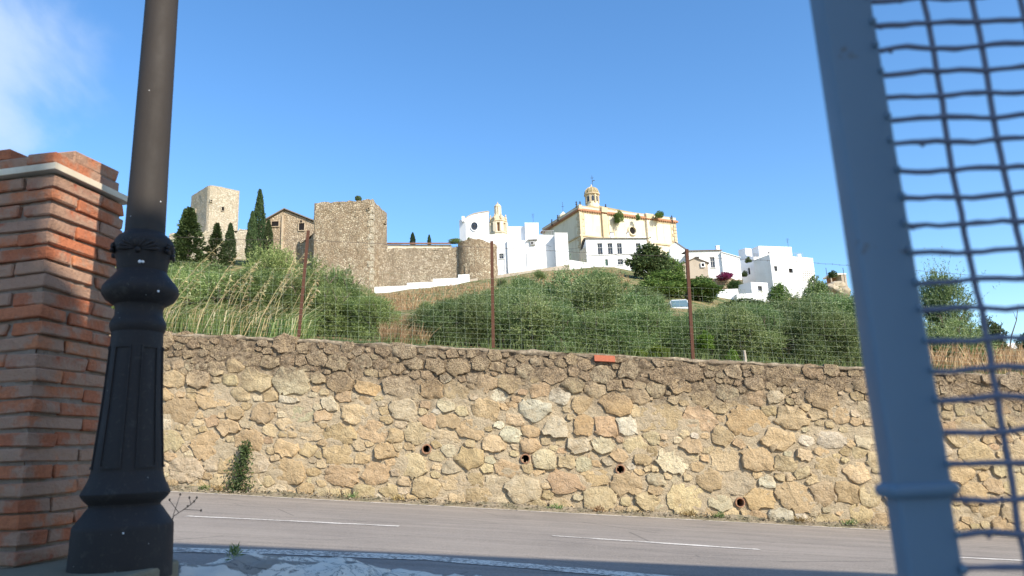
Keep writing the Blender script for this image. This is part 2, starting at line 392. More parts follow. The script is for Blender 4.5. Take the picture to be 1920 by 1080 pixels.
        c = t.mix(t.ramp(n2, [(0.55, 0.0), (0.72, 0.5)]), c, tuple(x * 0.8 for x in stain))
        h = t.math('ADD', t.math('MULTIPLY', t.ramp(e, [(0.0, 0.0), (0.15, 1.0)]), 0.6), n2)
        return t.pbr(c, 0.95, 0, t.bump(h, 0.9, 0.18), 0.1)
    m['rubble_brown'] = rubble('rubble_brown', (0.29, 0.22, 0.145), (0.44, 0.355, 0.245), (0.61, 0.52, 0.38), 1.7, 0.33, (0.25, 0.185, 0.12))
    m['rubble_grey'] = rubble('rubble_grey', (0.30, 0.235, 0.16), (0.45, 0.37, 0.265), (0.64, 0.55, 0.42), 2.1, 0.33, (0.23, 0.18, 0.125))
    m['rubble_pale'] = rubble('rubble_pale', (0.42, 0.36, 0.26), (0.55, 0.48, 0.36), (0.66, 0.59, 0.46), 1.5, 0.5, (0.42, 0.35, 0.25))
    m['rubble_ruin'] = rubble('rubble_ruin', (0.34, 0.26, 0.17), (0.46, 0.365, 0.25), (0.56, 0.46, 0.33), 1.3, 0.6, (0.30, 0.225, 0.15))
    def plaster(name, c, stain, k=0.5, sc=0.5):
        t = MT(name); n1 = t.noise(sc, 6, 0.65); n2 = t.noise(4, 5, 0.7); n3 = t.noise(0.9, 5, 0.6, t.co(scale=(1, 1, 0.12)))
        col = t.mix(t.ramp(n1, [(0.48, 0.0), (0.72, k)]), c, stain)
        col = t.mix(t.ramp(n3, [(0.54, 0.0), (0.75, k)]), col, stain)
        col = t.mix(t.ramp(n2, [(0.6, 0.0), (0.8, k * 0.5)]), col, tuple(x * 0.8 for x in stain))
        return t.pbr(col, 0.9, 0, t.bump(n2, 0.3, 0.05), 0.15)
    m['white_plaster'] = plaster('white_plaster', (0.78, 0.78, 0.77), (0.60, 0.58, 0.55), 0.35)
    m['cream_plaster'] = plaster('cream_plaster', (0.69, 0.61, 0.455), (0.52, 0.425, 0.285), 0.7, 0.25)
    m['cream_trim'] = plaster('cream_trim', (0.58, 0.47, 0.31), (0.38, 0.28, 0.17), 0.6, 0.5)
    m['red_trim'] = plaster('red_trim', (0.40, 0.20, 0.115), (0.28, 0.14, 0.085), 0.6, 0.5)
    m['old_plaster'] = plaster('old_plaster', (0.50, 0.40, 0.28), (0.32, 0.235, 0.155), 0.85, 0.3)
    m['shed_plaster'] = plaster('shed_plaster', (0.44, 0.37, 0.29), (0.30, 0.24, 0.18), 0.6, 0.7)
    m['parapet'] = plaster('parapet_stone', (0.36, 0.31, 0.25), (0.22, 0.18, 0.13), 0.7, 1.0)
    t = MT('roof_tile'); n1 = t.noise(1.2, 5, 0.6); wv = t.n('TexWave'); wv.wave_type = 'BANDS'; wv.bands_direction = 'X'
    wv.inputs['Scale'].default_value = 1.4; t.set(wv.inputs[0], t.co()); wv.inputs['Distortion'].default_value = 0.6
    c = t.mix(n1, (0.22, 0.10, 0.065), (0.40, 0.21, 0.135)); c = t.mix(t.ramp(wv.outputs['Fac'], [(0.1, 0.6), (0.5, 0.0)]), c, (0.10, 0.06, 0.045))
    m['tile'] = t.pbr(c, 0.9, 0, t.bump(wv.outputs['Fac'], 0.6, 0.1), 0.1)
    m['roof_grey'] = flat('roof_grey', (0.20, 0.17, 0.14), 0.9, 0, 0.3, 2)
    t = MT('window_glass'); m['glass'] = t.pbr((0.035, 0.040, 0.048), 0.12, 0, None, 0.6)
    m['frame_white'] = flat('frame_white', (0.55, 0.55, 0.53), 0.6)
    m['frame_dark'] = flat('frame_dark', (0.06, 0.055, 0.05), 0.6)
    m['grille'] = flat('iron_grille', (0.035, 0.034, 0.034), 0.6)
    m['dome_tile'] = plaster('dome_tile', (0.34, 0.27, 0.14), (0.16, 0.14, 0.08), 0.7, 1.2)
    m['green_door'] = flat('green_door', (0.05, 0.10, 0.08), 0.6)
    m['ac_grey'] = flat('ac_grey', (0.40, 0.40, 0.40), 0.6)
    m['rock'] = plaster('rock', (0.42, 0.35, 0.25), (0.22, 0.18, 0.125), 0.85, 0.6)
    # --- leaves
    def leafmat(name, a, b, c3, trans=0.28):
        t = MT(name); r = t.isl(); o = t.rnd()
        col = t.ramp(r, [(0.0, a), (0.5, b), (0.85, c3), (1.0, tuple(min(0.7, x * 1.35) for x in c3))])
        n = t.noise(0.9, 3, 0.5); col = t.mix(t.ramp(n, [(0.35, 0.25), (0.55, 0.0)]), col, tuple(x * 0.7 for x in a))
        h = t.n('HueSaturation'); t.set(h.inputs['Color'], col); t.set(h.inputs['Value'], t.math('ADD', t.math('MULTIPLY', o, 0.5), 0.75)); t.set(h.inputs['Hue'], t.math('ADD', t.math('MULTIPLY', t.math('FRACT', t.math('MULTIPLY', o, 7.3)), 0.04), 0.475))
        return t.leaf(h.outputs[0], trans)
    m['olive'] = leafmat('olive_leaf', (0.050, 0.098, 0.022), (0.155, 0.235, 0.072), (0.40, 0.47, 0.23), 0.30)
    m['shrub'] = leafmat('shrub_leaf', (0.060, 0.112, 0.026), (0.165, 0.245, 0.068), (0.37, 0.44, 0.18), 0.30)
    m['bright_leaf'] = leafmat('bright_leaf', (0.09, 0.16, 0.02), (0.17, 0.27, 0.04), (0.28, 0.38, 0.07), 0.4)
    m['dark_leaf'] = leafmat('dark_leaf', (0.030, 0.062, 0.020), (0.065, 0.115, 0.036), (0.13, 0.19, 0.07))
    m['mid_leaf'] = leafmat('mid_leaf', (0.06, 0.12, 0.026), (0.13, 0.21, 0.05), (0.22, 0.31, 0.09))
    m['cypress'] = leafmat('cypress_leaf', (0.022, 0.044, 0.017), (0.048, 0.085, 0.030), (0.09, 0.135, 0.05), 0.15)
    m['pink'] = leafmat('bougainvillea_leaf', (0.16, 0.02, 0.07), (0.32, 0.04, 0.15), (0.42, 0.10, 0.24), 0.3)
    m['dry_grass'] = leafmat('dry_grass', (0.22, 0.14, 0.06), (0.34, 0.235, 0.105), (0.47, 0.36, 0.18), 0.3)
    m['straw'] = leafmat('straw', (0.38, 0.30, 0.13), (0.50, 0.42, 0.20), (0.62, 0.54, 0.32), 0.2)
    m['green_blade'] = leafmat('green_blade', (0.065, 0.11, 0.028), (0.12, 0.175, 0.05), (0.20, 0.26, 0.09), 0.3)
    m['bark'] = flat('bark', (0.12, 0.095, 0.07), 0.95, 0, 0.4, 12)
    m['twig'] = flat('dry_twig', (0.10, 0.085, 0.065), 0.95, 0, 0.3, 40)
    m['van_paint'] = flat('van_paint', (0.55, 0.58, 0.60), 0.35, 0, 0.05, 3, 0.5)
    m['rubber'] = flat('rubber', (0.02, 0.02, 0.02), 0.8)
    m['van_glass'] = MT('van_glass').pbr((0.10, 0.16, 0.19), 0.08, 0, None, 0.8)
    m['lens'] = MT('headlight_lens').pbr((0.6, 0.6, 0.58), 0.15, 0, None, 0.6)
    return m
# ------------------------------------------------------------------ retaining wall line and road slope
YW = 12.0
_b0, _b1 = at(330, 925, 11.6), at(1660, 993, 11.6)      # the painted line at the foot of the wall
_t0, _t1 = at(320, 622, YW), at(1616, 691, YW)
SLOPE = -((_b1.z - _b0.z) / (_b1.x - _b0.x) + (_t1.z - _t0.z) / (_t1.x - _t0.x)) / 2
WB0 = (_b0.z + SLOPE * _b0.x + _b1.z + SLOPE * _b1.x) / 2      # road height at X = 0
WT0 = (_t0.z + SLOPE * _t0.x + _t1.z + SLOPE * _t1.x) / 2      # top height at X = 0
def wall_base(x): return WB0 - SLOPE * x
def wall_top(x): return WT0 - SLOPE * x
def road_z(x): return WB0 - SLOPE * x
MAT = build_materials()

# ================================================================== SETTING
# ------------------------------------------------------------------ hillside
def ring(Y, pts):
    a = []; e = []
    for px, py in pts:
        d = ray(px, py); a.append(d.x / d.y); e.append(d.z / d.y)
    return Y, a, e
RINGS = [
    ring(12.3, [(x, 620 + 0.054 * (x - 320) + 5) for x in (-600, 0, 960, 1920, 2500)]),
    ring(25, [(-300, 592), (330, 605), (740, 618), (1000, 632), (1600, 668), (1920, 690), (2400, 720)]),
    ring(60, [(-300, 545), (330, 562), (740, 592), (1000, 588), (1300, 600), (1600, 622), (1800, 665), (1920, 670), (2400, 690)]),
    ring(122, [(-300, 505), (330, 505), (707, 553), (880, 529), (1030, 508), (1150, 503), (1280, 530), (1400, 562), (1500, 562), (1600, 582), (1700, 630), (1850, 657), (1920, 652), (2400, 650)]),
    ring(150, [(-300, 495), (330, 485), (480, 485), (700, 545), (880, 529), (1030, 507), (1150, 503), (1280, 525), (1500, 552), (1600, 582), (1700, 640), (1850, 668), (1920, 664), (2400, 660)]),
    ring(240, [(-300, 520), (480, 510), (880, 530), (1150, 520), (1500, 560), (1600, 600), (1700, 660), (1920, 680), (2400, 680)]),
    ring(700, [(-300, 680), (960, 680), (1700, 760), (2400, 740)]),
    ring(5000, [(-300, 914), (960, 861), (2400, 801)]),
]
def ground(X, Y):
    Y = max(Y, 12.3); a = X / Y
    for (y0, a0, e0), (y1, a1, e1) in zip(RINGS[:-1], RINGS[1:]):
        if Y <= y1 or y1 == RINGS[-1][0]:
            t = min(1, (math.log(Y) - math.log(y0)) / (math.log(y1) - math.log(y0)))
            return Y * ((1 - t) * np.interp(a, a0, e0) + t * np.interp(a, a1, e1))
def gpt(px, Y):
    """point of the hillside in the picture column px at distance Y"""
    X = (px - 960) / FPX * Y * 1.02
    for _ in range(3):
        z = ground(X, Y); p = Vector((X, Y, z)); q = depth_of(p)
        X += (px - (960 + FPX * p.dot(RGT) / q)) / FPX * q
    return Vector((X, Y, ground(X, Y)))
ys = np.concatenate([np.geomspace(12.32, 240, 90), np.geomspace(260, 5000, 24)])
as_ = np.linspace(-2.2, 2.2, 170)
P = np.zeros((len(as_), len(ys), 3))
for i, a in enumerate(as_):
    for j, y in enumerate(ys):
        x = a * y; z = ground(x, y)
        amp = min(0.02 * y, 1.2) * (0.2 if y < 15 else 1)
        z += fbm(x * 0.15, y * 0.15, 3.1) * amp * 0.5 * (1 if y < 700 else 8)
        P[i, j] = (x, y, z)
g = link(grid_mesh('hillside', P), 'hillside', MAT['hill'], None, True); tag(g, kind='structure')

# ------------------------------------------------------------------ road, markings, verge, yard
def sheet(name, x0, x1, y0, y1, dz, mat, nx=2, ny=2):
    P = np.zeros((nx, ny, 3))
    for i, x in enumerate(np.linspace(x0, x1, nx)):
        for j, y in enumerate(np.linspace(y0, y1, ny)):
            P[i, j] = (x, y, road_z(x) + dz)
    return link(grid_mesh(name, P), name, mat)
tag(sheet('yard_ground', -60, 60, -60, 13, -0.012, MAT['yard']), kind='structure')
tag(sheet('road', -60, 60, 4.3, 12.2, 0.0, MAT['asphalt']), kind='structure')
road_o = bpy.data.objects['road']
def strip(name, pts, w, mat):
    """a painted line along picture points on the road, w wide, worn ragged edges"""
    mb = MB(); n = len(pts)
    out = []
    for i in range(n - 1):
        a, b = pts[i], pts[i + 1]
        k = max(2, int((b - a).length / 0.12))
        for j in range(k + (i == n - 2)):
            out.append(a.lerp(b, j / k))
    l = []; r = []
    for p in out:
        e = 0.016
        l.append(V(p.x, p.y + w / 2 + random.uniform(-e, e), road_z(p.x) + 0.004)); r.append(V(p.x, p.y - w / 2 + random.uniform(-e, e), road_z(p.x) + 0.004))
    for i in range(len(out) - 1):
        mb.quad(l[i], l[i + 1], r[i + 1], r[i])
    return mb.build(name, mat, road_o, fix=False)
def onroad(px, py, dz=0.0):
    d = ray(px, py); t = (WB0 + dz) / (d.z + SLOPE * d.x); return d * t
strip('edge_line', [V(-40, 11.55, 0), V(40, 11.75, 0)], 0.10, MAT['paint_faded'])
nl = [onroad(330, 1032), onroad(560, 1037), onroad(800, 1047), onroad(1000, 1063), onroad(1230, 1083)]
nl = [nl[0] + (nl[0] - nl[1]) * 12] + nl + [nl[-1] + (nl[-1] - nl[-2]) * 16]
strip('edge_line', nl, 0.26, MAT['paint'])
d1 = [onroad(350, 968), onroad(748, 987)]; d2 = [onroad(1035, 1005), onroad(1425, 1031)]
strip('centre_dash', d1, 0.10, MAT['paint_faded']); strip('centre_dash', d2, 0.10, MAT['paint_faded'])
per = d2[0] - d1[0]
for k in (-2, -1, 2, 3):
    strip('centre_dash', [d1[0] + per * k, d1[1] + per * k], 0.10, MAT['paint_faded'])
# dusty verge between the wall and the painted line
nx, ny = 520, 12
P = np.zeros((nx, ny, 3))
for i, x in enumerate(np.linspace(-13, 13, nx)):
    for j, t in enumerate(np.linspace(0, 1, ny)):
        w = 0.30 + 0.05 * fbm(x * 0.9, 1.3)
        y = 12.06 - (w + 0.05) * t
        h = 0.10 * (1 - t) ** 1.6 * (0.75 + 0.6 * fbm(x * 1.3, 7.7)) + 0.018 * abs(fbm(x * 9, t * 5)) * (1 - t * 0.5)
        P[i, j] = (x, y, road_z(x) + max(h, 0) + (0.004 if t < 1 else -0.02))
tag(link(grid_mesh('verge', P), 'verge', MAT['soil'], None, True), kind='structure')
# pebbles, crumbs of mortar and dead leaves on the verge
rng = np.random.default_rng(5)
vs = []
for _ in range(2600):
    x = rng.uniform(-6.5, 9.5); y = 12.0 - abs(rng.normal(0, 0.13)) - 0.02
    if y < 11.45: continue
    t = (12.06 - y) / 0.34; z = road_z(x) + 0.10 * max(0, 1 - t) ** 1.6 * 0.8 + 0.012
    s = rng.uniform(0.006, 0.022); q = rng.normal(size=(4, 3)) * s; q[:, 2] = np.abs(q[:, 2])
    tet = q + np.array([x, y, z])
    for tri in ((0, 1, 2), (0, 2, 3), (0, 3, 1), (1, 3, 2)):
        vs += [tet[k] for k in tri]
tag(link(np_mesh('verge_litter', np.array(vs), 3), 'verge_litter', MAT['soil']), 'crumbs of stone and dead leaves along the foot of the wall', 'litter', kind='stuff')

# ------------------------------------------------------------------ retaining wall of rubble stones
X0, X1 = -9.0, 10.0
H = WT0 - WB0
wall = thing('stone_wall', 'long rubble stone retaining wall with dark lichened top across the road', 'wall')
PAL = {'cream': (0.57, 0.455, 0.285), 'tan': (0.53, 0.40, 0.24), 'pale': (0.60, 0.505, 0.35), 'white': (0.62, 0.555, 0.43), 'ochre': (0.53, 0.385, 0.215),
       'pink': (0.53, 0.385, 0.24), 'grey': (0.50, 0.43, 0.30), 'brown': (0.39, 0.28, 0.175)}
manual = [(545, 717, 36, 24, 'pale'), (480, 712, 30, 24, 'cream'), (400, 745, 34, 18, 'tan'), (372, 712, 20, 18, 'cream'), (810, 731, 22, 17, 'ochre'), (854, 735, 25, 17, 'cream'), (750, 725, 36, 17, 'pale'),
          (1000, 769, 30, 18, 'white'), (1050, 744, 22, 14, 'white'), (1090, 758, 25, 14, 'tan'), (1155, 760, 33, 19, 'ochre'), (1175, 799, 18, 22, 'white'),
          (1095, 798, 17, 22, 'ochre'), (1137, 800, 22, 20, 'pink'), (1400, 791, 40, 25, 'ochre'), (910, 770, 26, 23, 'tan'), (635, 815, 30, 18, 'tan'), (635, 852, 33, 18, 'tan'),
          (350, 882, 34, 20, 'pale'), (880, 860, 27, 17, 'tan'), (1557, 825, 30, 15, 'white'), (1275, 724, 22, 12, 'ochre'), (1240, 780, 46, 19, 'tan'), (1511, 826, 13, 9, 'white'),
          (1425, 936, 27, 18, 'ochre'), (1492, 931, 30, 27, 'tan'), (1285, 937, 32, 26, 'cream'), (1387, 906, 26, 20, 'grey'), (1175, 905, 28, 19, 'tan'), (540, 886, 32, 20, 'tan'),
          (640, 890, 33, 18, 'tan'), (705, 888, 23, 20, 'tan'), (1362, 735, 19, 14, 'pale'), (1545, 928, 20, 24, 'cream'), (1585, 925, 24, 20, 'tan'), (1630, 930, 22, 20, 'cream'),
          (1548, 875, 20, 20, 'tan'), (1605, 885, 20, 20, 'cream'), (1624, 820, 20, 25, 'pale'), (690, 725, 30, 13, 'ochre'), (494, 775, 22, 20, 'tan'), (440, 775, 16, 11, 'tan'),
          (1040, 800, 24, 20, 'grey'), (840, 790, 24, 12, 'tan'), (1130, 835, 22, 12, 'pale'), (1085, 835, 26, 13, 'grey'), (950, 880, 26, 14, 'tan'), (1420, 860, 30, 20, 'tan'),
          (565, 775, 26, 14, 'grey'), (540, 745, 20, 10, 'white'), (585, 812, 24, 12, 'cream'), (1190, 770, 10, 10, 'cream'), (800, 915, 28, 16, 'cream'), (1060, 905, 30, 18, 'pink')]
drains = [(800, 842), (985, 860), (1163, 880), (1387, 942)]
AN = 1.3
seeds = []                                   # (u, v, r, colour, keep)
def uv(px, py):
    p = at(px, py, YW); return p.x, p.z - road_z(p.x)
for px, py, hw, hh, c in manual:
    u, v = uv(px, py); k = YW / FPX * 1.03
    seeds.append((u / AN, v, math.sqrt(hw * hh) * k * 0.92, PAL[c], hw * k, hh * k))
holes = []
for px, py in drains:
    u, v = uv(px, py); seeds.append((u / AN, v, 0.075, None, 0, 0)); holes.append((u, v))
bu, bv = uv(1133, 673); seeds.append((bu / AN, bv, 0.10, None, 0, 0))
rr = random.Random(21)
keys = ['cream'] * 8 + ['tan'] * 8 + ['pale'] * 3 + ['white'] + ['pink'] * 2 + ['grey'] * 1
STRIP = 0.62
arr = np.array([(s[0], s[1], s[2]) for s in seeds])
def try_seed(u, v, r, c, tight):
    global arr
    d = np.hypot(arr[:, 0] - u, arr[:, 1] - v)
    if np.any(d < (arr[:, 2] + r) * tight): return False
    arr = np.vstack([arr, (u, v, r)]); seeds.append((u, v, r, c, 0, 0)); return True
for lo, hi, tries, tight in ((0.17, 0.21, 160, 0.95), (0.12, 0.165, 750, 0.95), (0.085, 0.115, 2600, 0.95), (0.040, 0.075, 9000, 0.97)):
    for _ in range(tries):
        r = rr.uniform(lo, hi); u = rr.uniform(X0, X1) / AN; v = rr.uniform(0.04, H - STRIP * 0.8)
        try_seed(u, v, r, PAL[rr.choice(keys)], tight)
for lo, hi, tries, tight in ((0.10, 0.15, 260, 0.95), (0.05, 0.09, 2400, 1.0), (0.03, 0.05, 2600, 1.05)):
    for _ in range(tries):
        r = rr.uniform(lo, hi); u = rr.uniform(X0, X1) / AN; v = rr.uniform(H - STRIP, H - 0.07)
        try_seed(u, v, r, PAL[rr.choice(keys[:-4] + ['brown'] * 5)], tight)
def clip(poly, nx_, ny_, d):
    out = []; n = len(poly)
    for i in range(n):
        a = poly[i]; b = poly[(i + 1) % n]; da = a[0] * nx_ + a[1] * ny_ - d; db = b[0] * nx_ + b[1] * ny_ - d
        if da <= 0: out.append(a)
        if (da < 0 < db) or (db < 0 < da):
            t = da / (da - db); out.append((a[0] + (b[0] - a[0]) * t, a[1] + (b[1] - a[1]) * t))
    return out
def stone_geo(i):
    u, v, r, col, hw, hh = seeds[i]
    if col is None: return None
    a, b = (hw / AN * 1.12, hh * 1.12) if hw else (r * rr.uniform(1.2, 1.6), r * rr.uniform(1.05, 1.4))
    rot = rr.gauss(0, 0.14); poly = []
    nk = rr.choice((5, 6, 6, 7, 8)); w0 = rr.uniform(0, 6.28)
    for k in range(nk):
        w = w0 + 2 * math.pi * (k + rr.uniform(-0.3, 0.3)) / nk
        c_, s_ = math.cos(w), math.sin(w); e = rr.uniform(0.45, 0.8)
        x = a * math.copysign(abs(c_) ** e, c_) * rr.uniform(0.88, 1.1); y = b * math.copysign(abs(s_) ** e, s_) * rr.uniform(0.88, 1.1)
        poly.append((u + x * math.cos(rot) - y * math.sin(rot), v + x * math.sin(rot) + y * math.cos(rot)))
    d = np.hypot(arr[:, 0] - u, arr[:, 1] - v)
    for j in np.argsort(d)[1:22]:
        if d[j] > 3.0 * (r + arr[j, 2]): continue
        ex, ey = (arr[j, 0] - u) / d[j], (arr[j, 1] - v) / d[j]
        t = (d[j] ** 2 + r * r - arr[j, 2] ** 2) / (2 * d[j]) - rr.uniform(0.002, 0.010)
        poly = clip(poly, ex, ey, u * ex + v * ey + t)
        if len(poly) < 3: return None
    poly = clip(poly, 0, -1, -0.01)
    if len(poly) < 3: return None
    poly = [(x * AN, y) for x, y in poly]
    cx = sum(p[0] for p in poly) / len(poly); cy = sum(p[1] for p in poly) / len(poly)
    out = []                                                  # round the corners, roughen the outline
    for k in range(len(poly)):
        p, q = poly[k], poly[(k + 1) % len(poly)]
        if math.hypot(p[0] - q[0], p[1] - q[1]) < 0.012: continue
        out += [(p[0] * 0.90 + q[0] * 0.10, p[1] * 0.90 + q[1] * 0.10), (p[0] * 0.12 + q[0] * 0.88, p[1] * 0.12 + q[1] * 0.88)]
        if math.hypot(p[0] - q[0], p[1] - q[1]) > 0.16: out.insert(-1, ((p[0] + q[0]) / 2, (p[1] + q[1]) / 2))
    if len(out) < 5: return None
    size = math.sqrt(abs(sum(out[k][0] * out[(k + 1) % len(out)][1] - out[(k + 1) % len(out)][0] * out[k][1] for k in range(len(out)))) / 2)
    j = size * 0.05
    out = [(x + rr.gauss(0, j), y + rr.gauss(0, j)) for x, y in out]
    top = v > H - STRIP
    proud = (rr.uniform(-0.004, 0.018) if rr.random() < 0.4 else rr.uniform(0.012, 0.038)) * min(1, 0.55 + size * 2) * (0.85 if top else 1.0)
    tx, ty = rr.gauss(0, 0.05), rr.gauss(0, 0.07)              # tilt of the face
    n = len(out); vs = []; fs = []
    for sc, pr in ((1.0, -0.05), (0.99, proud * 0.55), (0.93, proud * 0.97), (0.50, proud * 1.0), (0.0, proud * 1.02)):
        ring_ = out if sc > 0 else [(cx, cy)]
        for x, y in ring_:
            X = cx + (x - cx) * sc; Y = cy + (y - cy) * sc
            d_ = pr
            if pr > 0: d_ += tx * (X - cx) + ty * (Y - cy) + (0.030 * fbm(X * 8, Y * 8, i * 3.7, 3)) * min(1, size * 4)
            vs.append((X, YW - d_, road_z(X) + Y))
    for k in range(3):
        for q in range(n):
            fs.append((k * n + q, k * n + (q + 1) % n, (k + 1) * n + (q + 1) % n, (k + 1) * n + q))
    for q in range(n): fs.append((3 * n + q, 3 * n + (q + 1) % n, 4 * n))
    k_ = rr.uniform(0.96, 1.24)
    return vs, fs, tuple(min(0.8, c * k_ * rr.uniform(0.97, 1.03)) for c in col), size
def colour(me, cols):
    at_ = me.color_attributes.new('col', 'FLOAT_COLOR', 'POINT')
    at_.data.foreach_set('color', np.array(cols, dtype=np.float32).ravel())
stones = [g_ for g_ in (stone_geo(i) for i in range(len(seeds))) if g_]
stones.sort(key=lambda s: -s[3] * (1.0 if -6.0 < s[0][-1][0] < 8.8 else 0.0))
for vs, fs, c, _ in stones[:300]:
    me = bpy.data.meshes.new('stone'); me.from_pydata(vs, [], fs); colour(me, [(*c, 1)] * len(vs))
    link(me, 'stone', MAT['stone'], wall, angle=50)
rest = MB(); cc = []
for vs, fs, c, _ in stones[300:]:
    rest.add(vs, fs); cc += [(*c, 1)] * len(vs)
me = rest.mesh('small_stones'); colour(me, cc); tag(link(me, 'small_stones', MAT['stone'], wall, angle=50), kind='stuff')
# mortar bed, rough, with openings at the drains
NX, NV = 640, 92
P = np.zeros((NX, NV, 3))
for i, x in enumerate(np.linspace(-14, 14, NX)):
    for j, v in enumerate(np.linspace(-0.12, H - 0.02, NV)):
        top = max(0, min(1, (v - (H - 0.75)) / 0.3))
        d = 0.020 * fbm(x * 2.6, v * 2.6, 0, 3) - 0.006 + (0.018 + 0.018 * top) * fbm(x * 11, v * 13, 5, 3) + 0.008 * fbm(x * 0.7, v * 0.9, 9, 2)
        P[i, j] = (x, YW - d, road_z(x) + v)
me = grid_mesh('mortar_bed', P); b = bmesh.new(); b.from_mesh(me)
kill = [f for f in b.faces if any(math.hypot(f.calc_center_median().x - u, f.calc_center_median().z - road_z(u) - v) < 0.055 for u, v in holes)]
bmesh.ops.delete(b, geom=kill, context='FACES'); bmesh.ops.reverse_faces(b, faces=b.faces); b.to_mesh(me); b.free()
link(me, 'mortar_bed', MAT['mortar'], wall, True)
for u, v in holes:
    c = V(u, YW, road_z(u) + v); mb = MB(); k = 20
    vs = []
    for rad, y in ((0.060, 0.30), (0.060, -0.035), (0.074, -0.035), (0.082, 0.06)):
        vs += [c + V(rad * math.cos(2 * math.pi * q / k), y, rad * math.sin(2 * math.pi * q / k)) for q in range(k)]
    mb.add(vs, [(a * k + q, a * k + (q + 1) % k, (a + 1) * k + (q + 1) % k, (a + 1) * k + q) for a in range(3) for q in range(k)])
    dp = mb.build('drain_pipe', MAT['clay_pipe'], wall, angle=40)
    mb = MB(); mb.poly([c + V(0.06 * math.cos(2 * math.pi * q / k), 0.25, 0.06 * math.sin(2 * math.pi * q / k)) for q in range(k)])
    mb.build('drain_shadow_bore', MAT['dark'], dp).name = 'bore_shade'  # near-black disc stands for the shade deep in the pipe
mb = MB(); c = V(bu, YW - 0.015, road_z(bu) + bv); mb.box(c, (0.165, 0, -0.165 * SLOPE), (0, 0.055, 0), (0, 0, 0.048))
tag(mb.build('brick', MAT['red_brick'], wall), 'single red brick set into the dark top of the wall')
# coping
P = np.zeros((420, 9, 3)); prof = [(0.005, -0.06), (-0.018, -0.035), (-0.014, -0.010), (0.01, 0.0), (0.1, 0.006), (0.2, 0.004), (0.3, 0.0), (0.40, -0.01), (0.46, -0.12)]
for i, x in enumerate(np.linspace(-14, 14, 420)):
    for j, (dy, dz) in enumerate(prof):
        P[i, j] = (x, YW + dy + 0.03 * fbm(x * 2.3, j * 0.7, 2), wall_top(x) + dz + 0.03 * fbm(x * 1.7, j * 0.3, 4) + 0.02 * fbm(x * 9, j * 0.5, 8))
link(grid_mesh('coping', P), 'coping', MAT['coping'], wall, True)

# ================================================================== FOREGROUND
# ------------------------------------------------------------------ lamp post
YL = 2.55
def lamp_ring(half, py, dx=0.0):
    """px half-width at picture row py -> (radius, z)"""
    cx = 303 - 0.0655 * py - (0.006 * max(0, py - 600))
    p = at(cx, py, YL); return half * 0.887 * depth_of(p) / FPX, p.z
LX = at(231, 1000, YL).x
lamp = thing('lamp_post', 'black cast iron street lamp post with flared pedestal beside the brick pillar', 'lamp post')
c = (LX, YL)
prof = [lamp_ring(39, 452)] + [lamp_ring(39, 440), lamp_ring(36, 300), lamp_ring(31.5, 0), lamp_ring(29, -200), lamp_ring(27, -420)]
MB().lathe(c, prof, 40).build('pole', MAT['pole'], lamp, angle=40)
R = lamp_ring
cap_prof = [R(47, 512), R(49, 505), R(50, 494), R(54, 482), R(57, 470), R(58, 462), R(56, 454), R(50, 447), R(44, 443), R(40, 440), R(38, 437)]
capital = MB().lathe(c, cap_prof, 48).build('capital', MAT['iron'], lamp, angle=35)
ped_prof = [R(51.5, 690), R(50, 640), R(49, 626), R(52, 622), R(54.5, 614), R(54, 607), R(50, 600), R(46.5, 594), R(46, 580), R(49, 574), R(53, 572), R(56, 570), R(67, 563), R(73, 555), R(74.5, 548), R(73, 541), R(66, 532), R(58, 524), R(51, 516), R(48, 512), R(46, 508)]
MB().lathe(c, ped_prof, 48).build('ring_moulding', MAT['iron'], lamp, angle=32)
tap_prof = [R(70, 895), R(66, 850), R(59, 777), R(54, 710), R(51, 660), R(49.5, 622)]
MB().lathe(c, tap_prof, 48).build('pedestal', MAT['iron'], lamp, angle=40)
base_prof = [R(101, 1085), R(100, 1062), R(97, 990), R(96.5, 984), R(93, 979), R(82, 965), R(73, 953), R(68, 948), R(69, 944), R(78, 936), R(84, 929), R(86, 924), R(83, 918), R(76, 905), R(71, 893), R(68, 880)]
MB().lathe(c, base_prof, 48).build('base', MAT['iron'], lamp, angle=32)
def ped_r(z):
    zs = [p[1] for p in tap_prof]; rs = [p[0] for p in tap_prof]; return float(np.interp(z, zs, rs))
z_lo, z_hi = R(50, 878)[1], R(50, 652)[1]
def cone_bar(mb, a0, a1, z0, z1, off, n=6):
    """a raised strip lying on the tapered pedestal"""
    vs = []; fs = []
    for i in range(n + 1):
        for k, (a, zz) in enumerate(((a0, 0), (a1, 0))):
            z = z0 + (z1 - z0) * i / n
            for o_ in (-0.004, off):
                r = ped_r(z) + o_; vs.append((c[0] + r * math.cos(a), c[1] + r * math.sin(a), z))
    for i in range(n):
        q = i * 4; w = q + 4
        fs += [(q + 1, q + 3, w + 3, w + 1), (q, q + 1, w + 1, w), (q + 3, q + 2, w + 2, w + 3)]
    fs += [(0, 2, 3, 1), (n * 4, n * 4 + 1, n * 4 + 3, n * 4 + 2)]
    mb.add(vs, fs)
cam_ang = math.atan2(-YL, -LX)
for k in range(6):
    a = cam_ang + R_(30) + k * R_(60); mb = MB(); hw_ = R_(19); bw = R_(3.2); th = 0.008
    cone_bar(mb, a - hw_, a - hw_ + bw, z_lo, z_hi, 0.0045); cone_bar(mb, a + hw_ - bw, a + hw_, z_lo, z_hi, 0.0045)
    for q in range(6):
        a0 = a - hw_ + bw + (2 * hw_ - 2 * bw) * q / 6; a1 = a - hw_ + bw + (2 * hw_ - 2 * bw) * (q + 1) / 6
        cone_bar(mb, a0, a1, z_lo, z_lo + th, 0.0045, 1); cone_bar(mb, a0, a1, z_hi - th, z_hi, 0.0045, 1)
    mb.build('panel_frame', MAT['iron'], lamp)
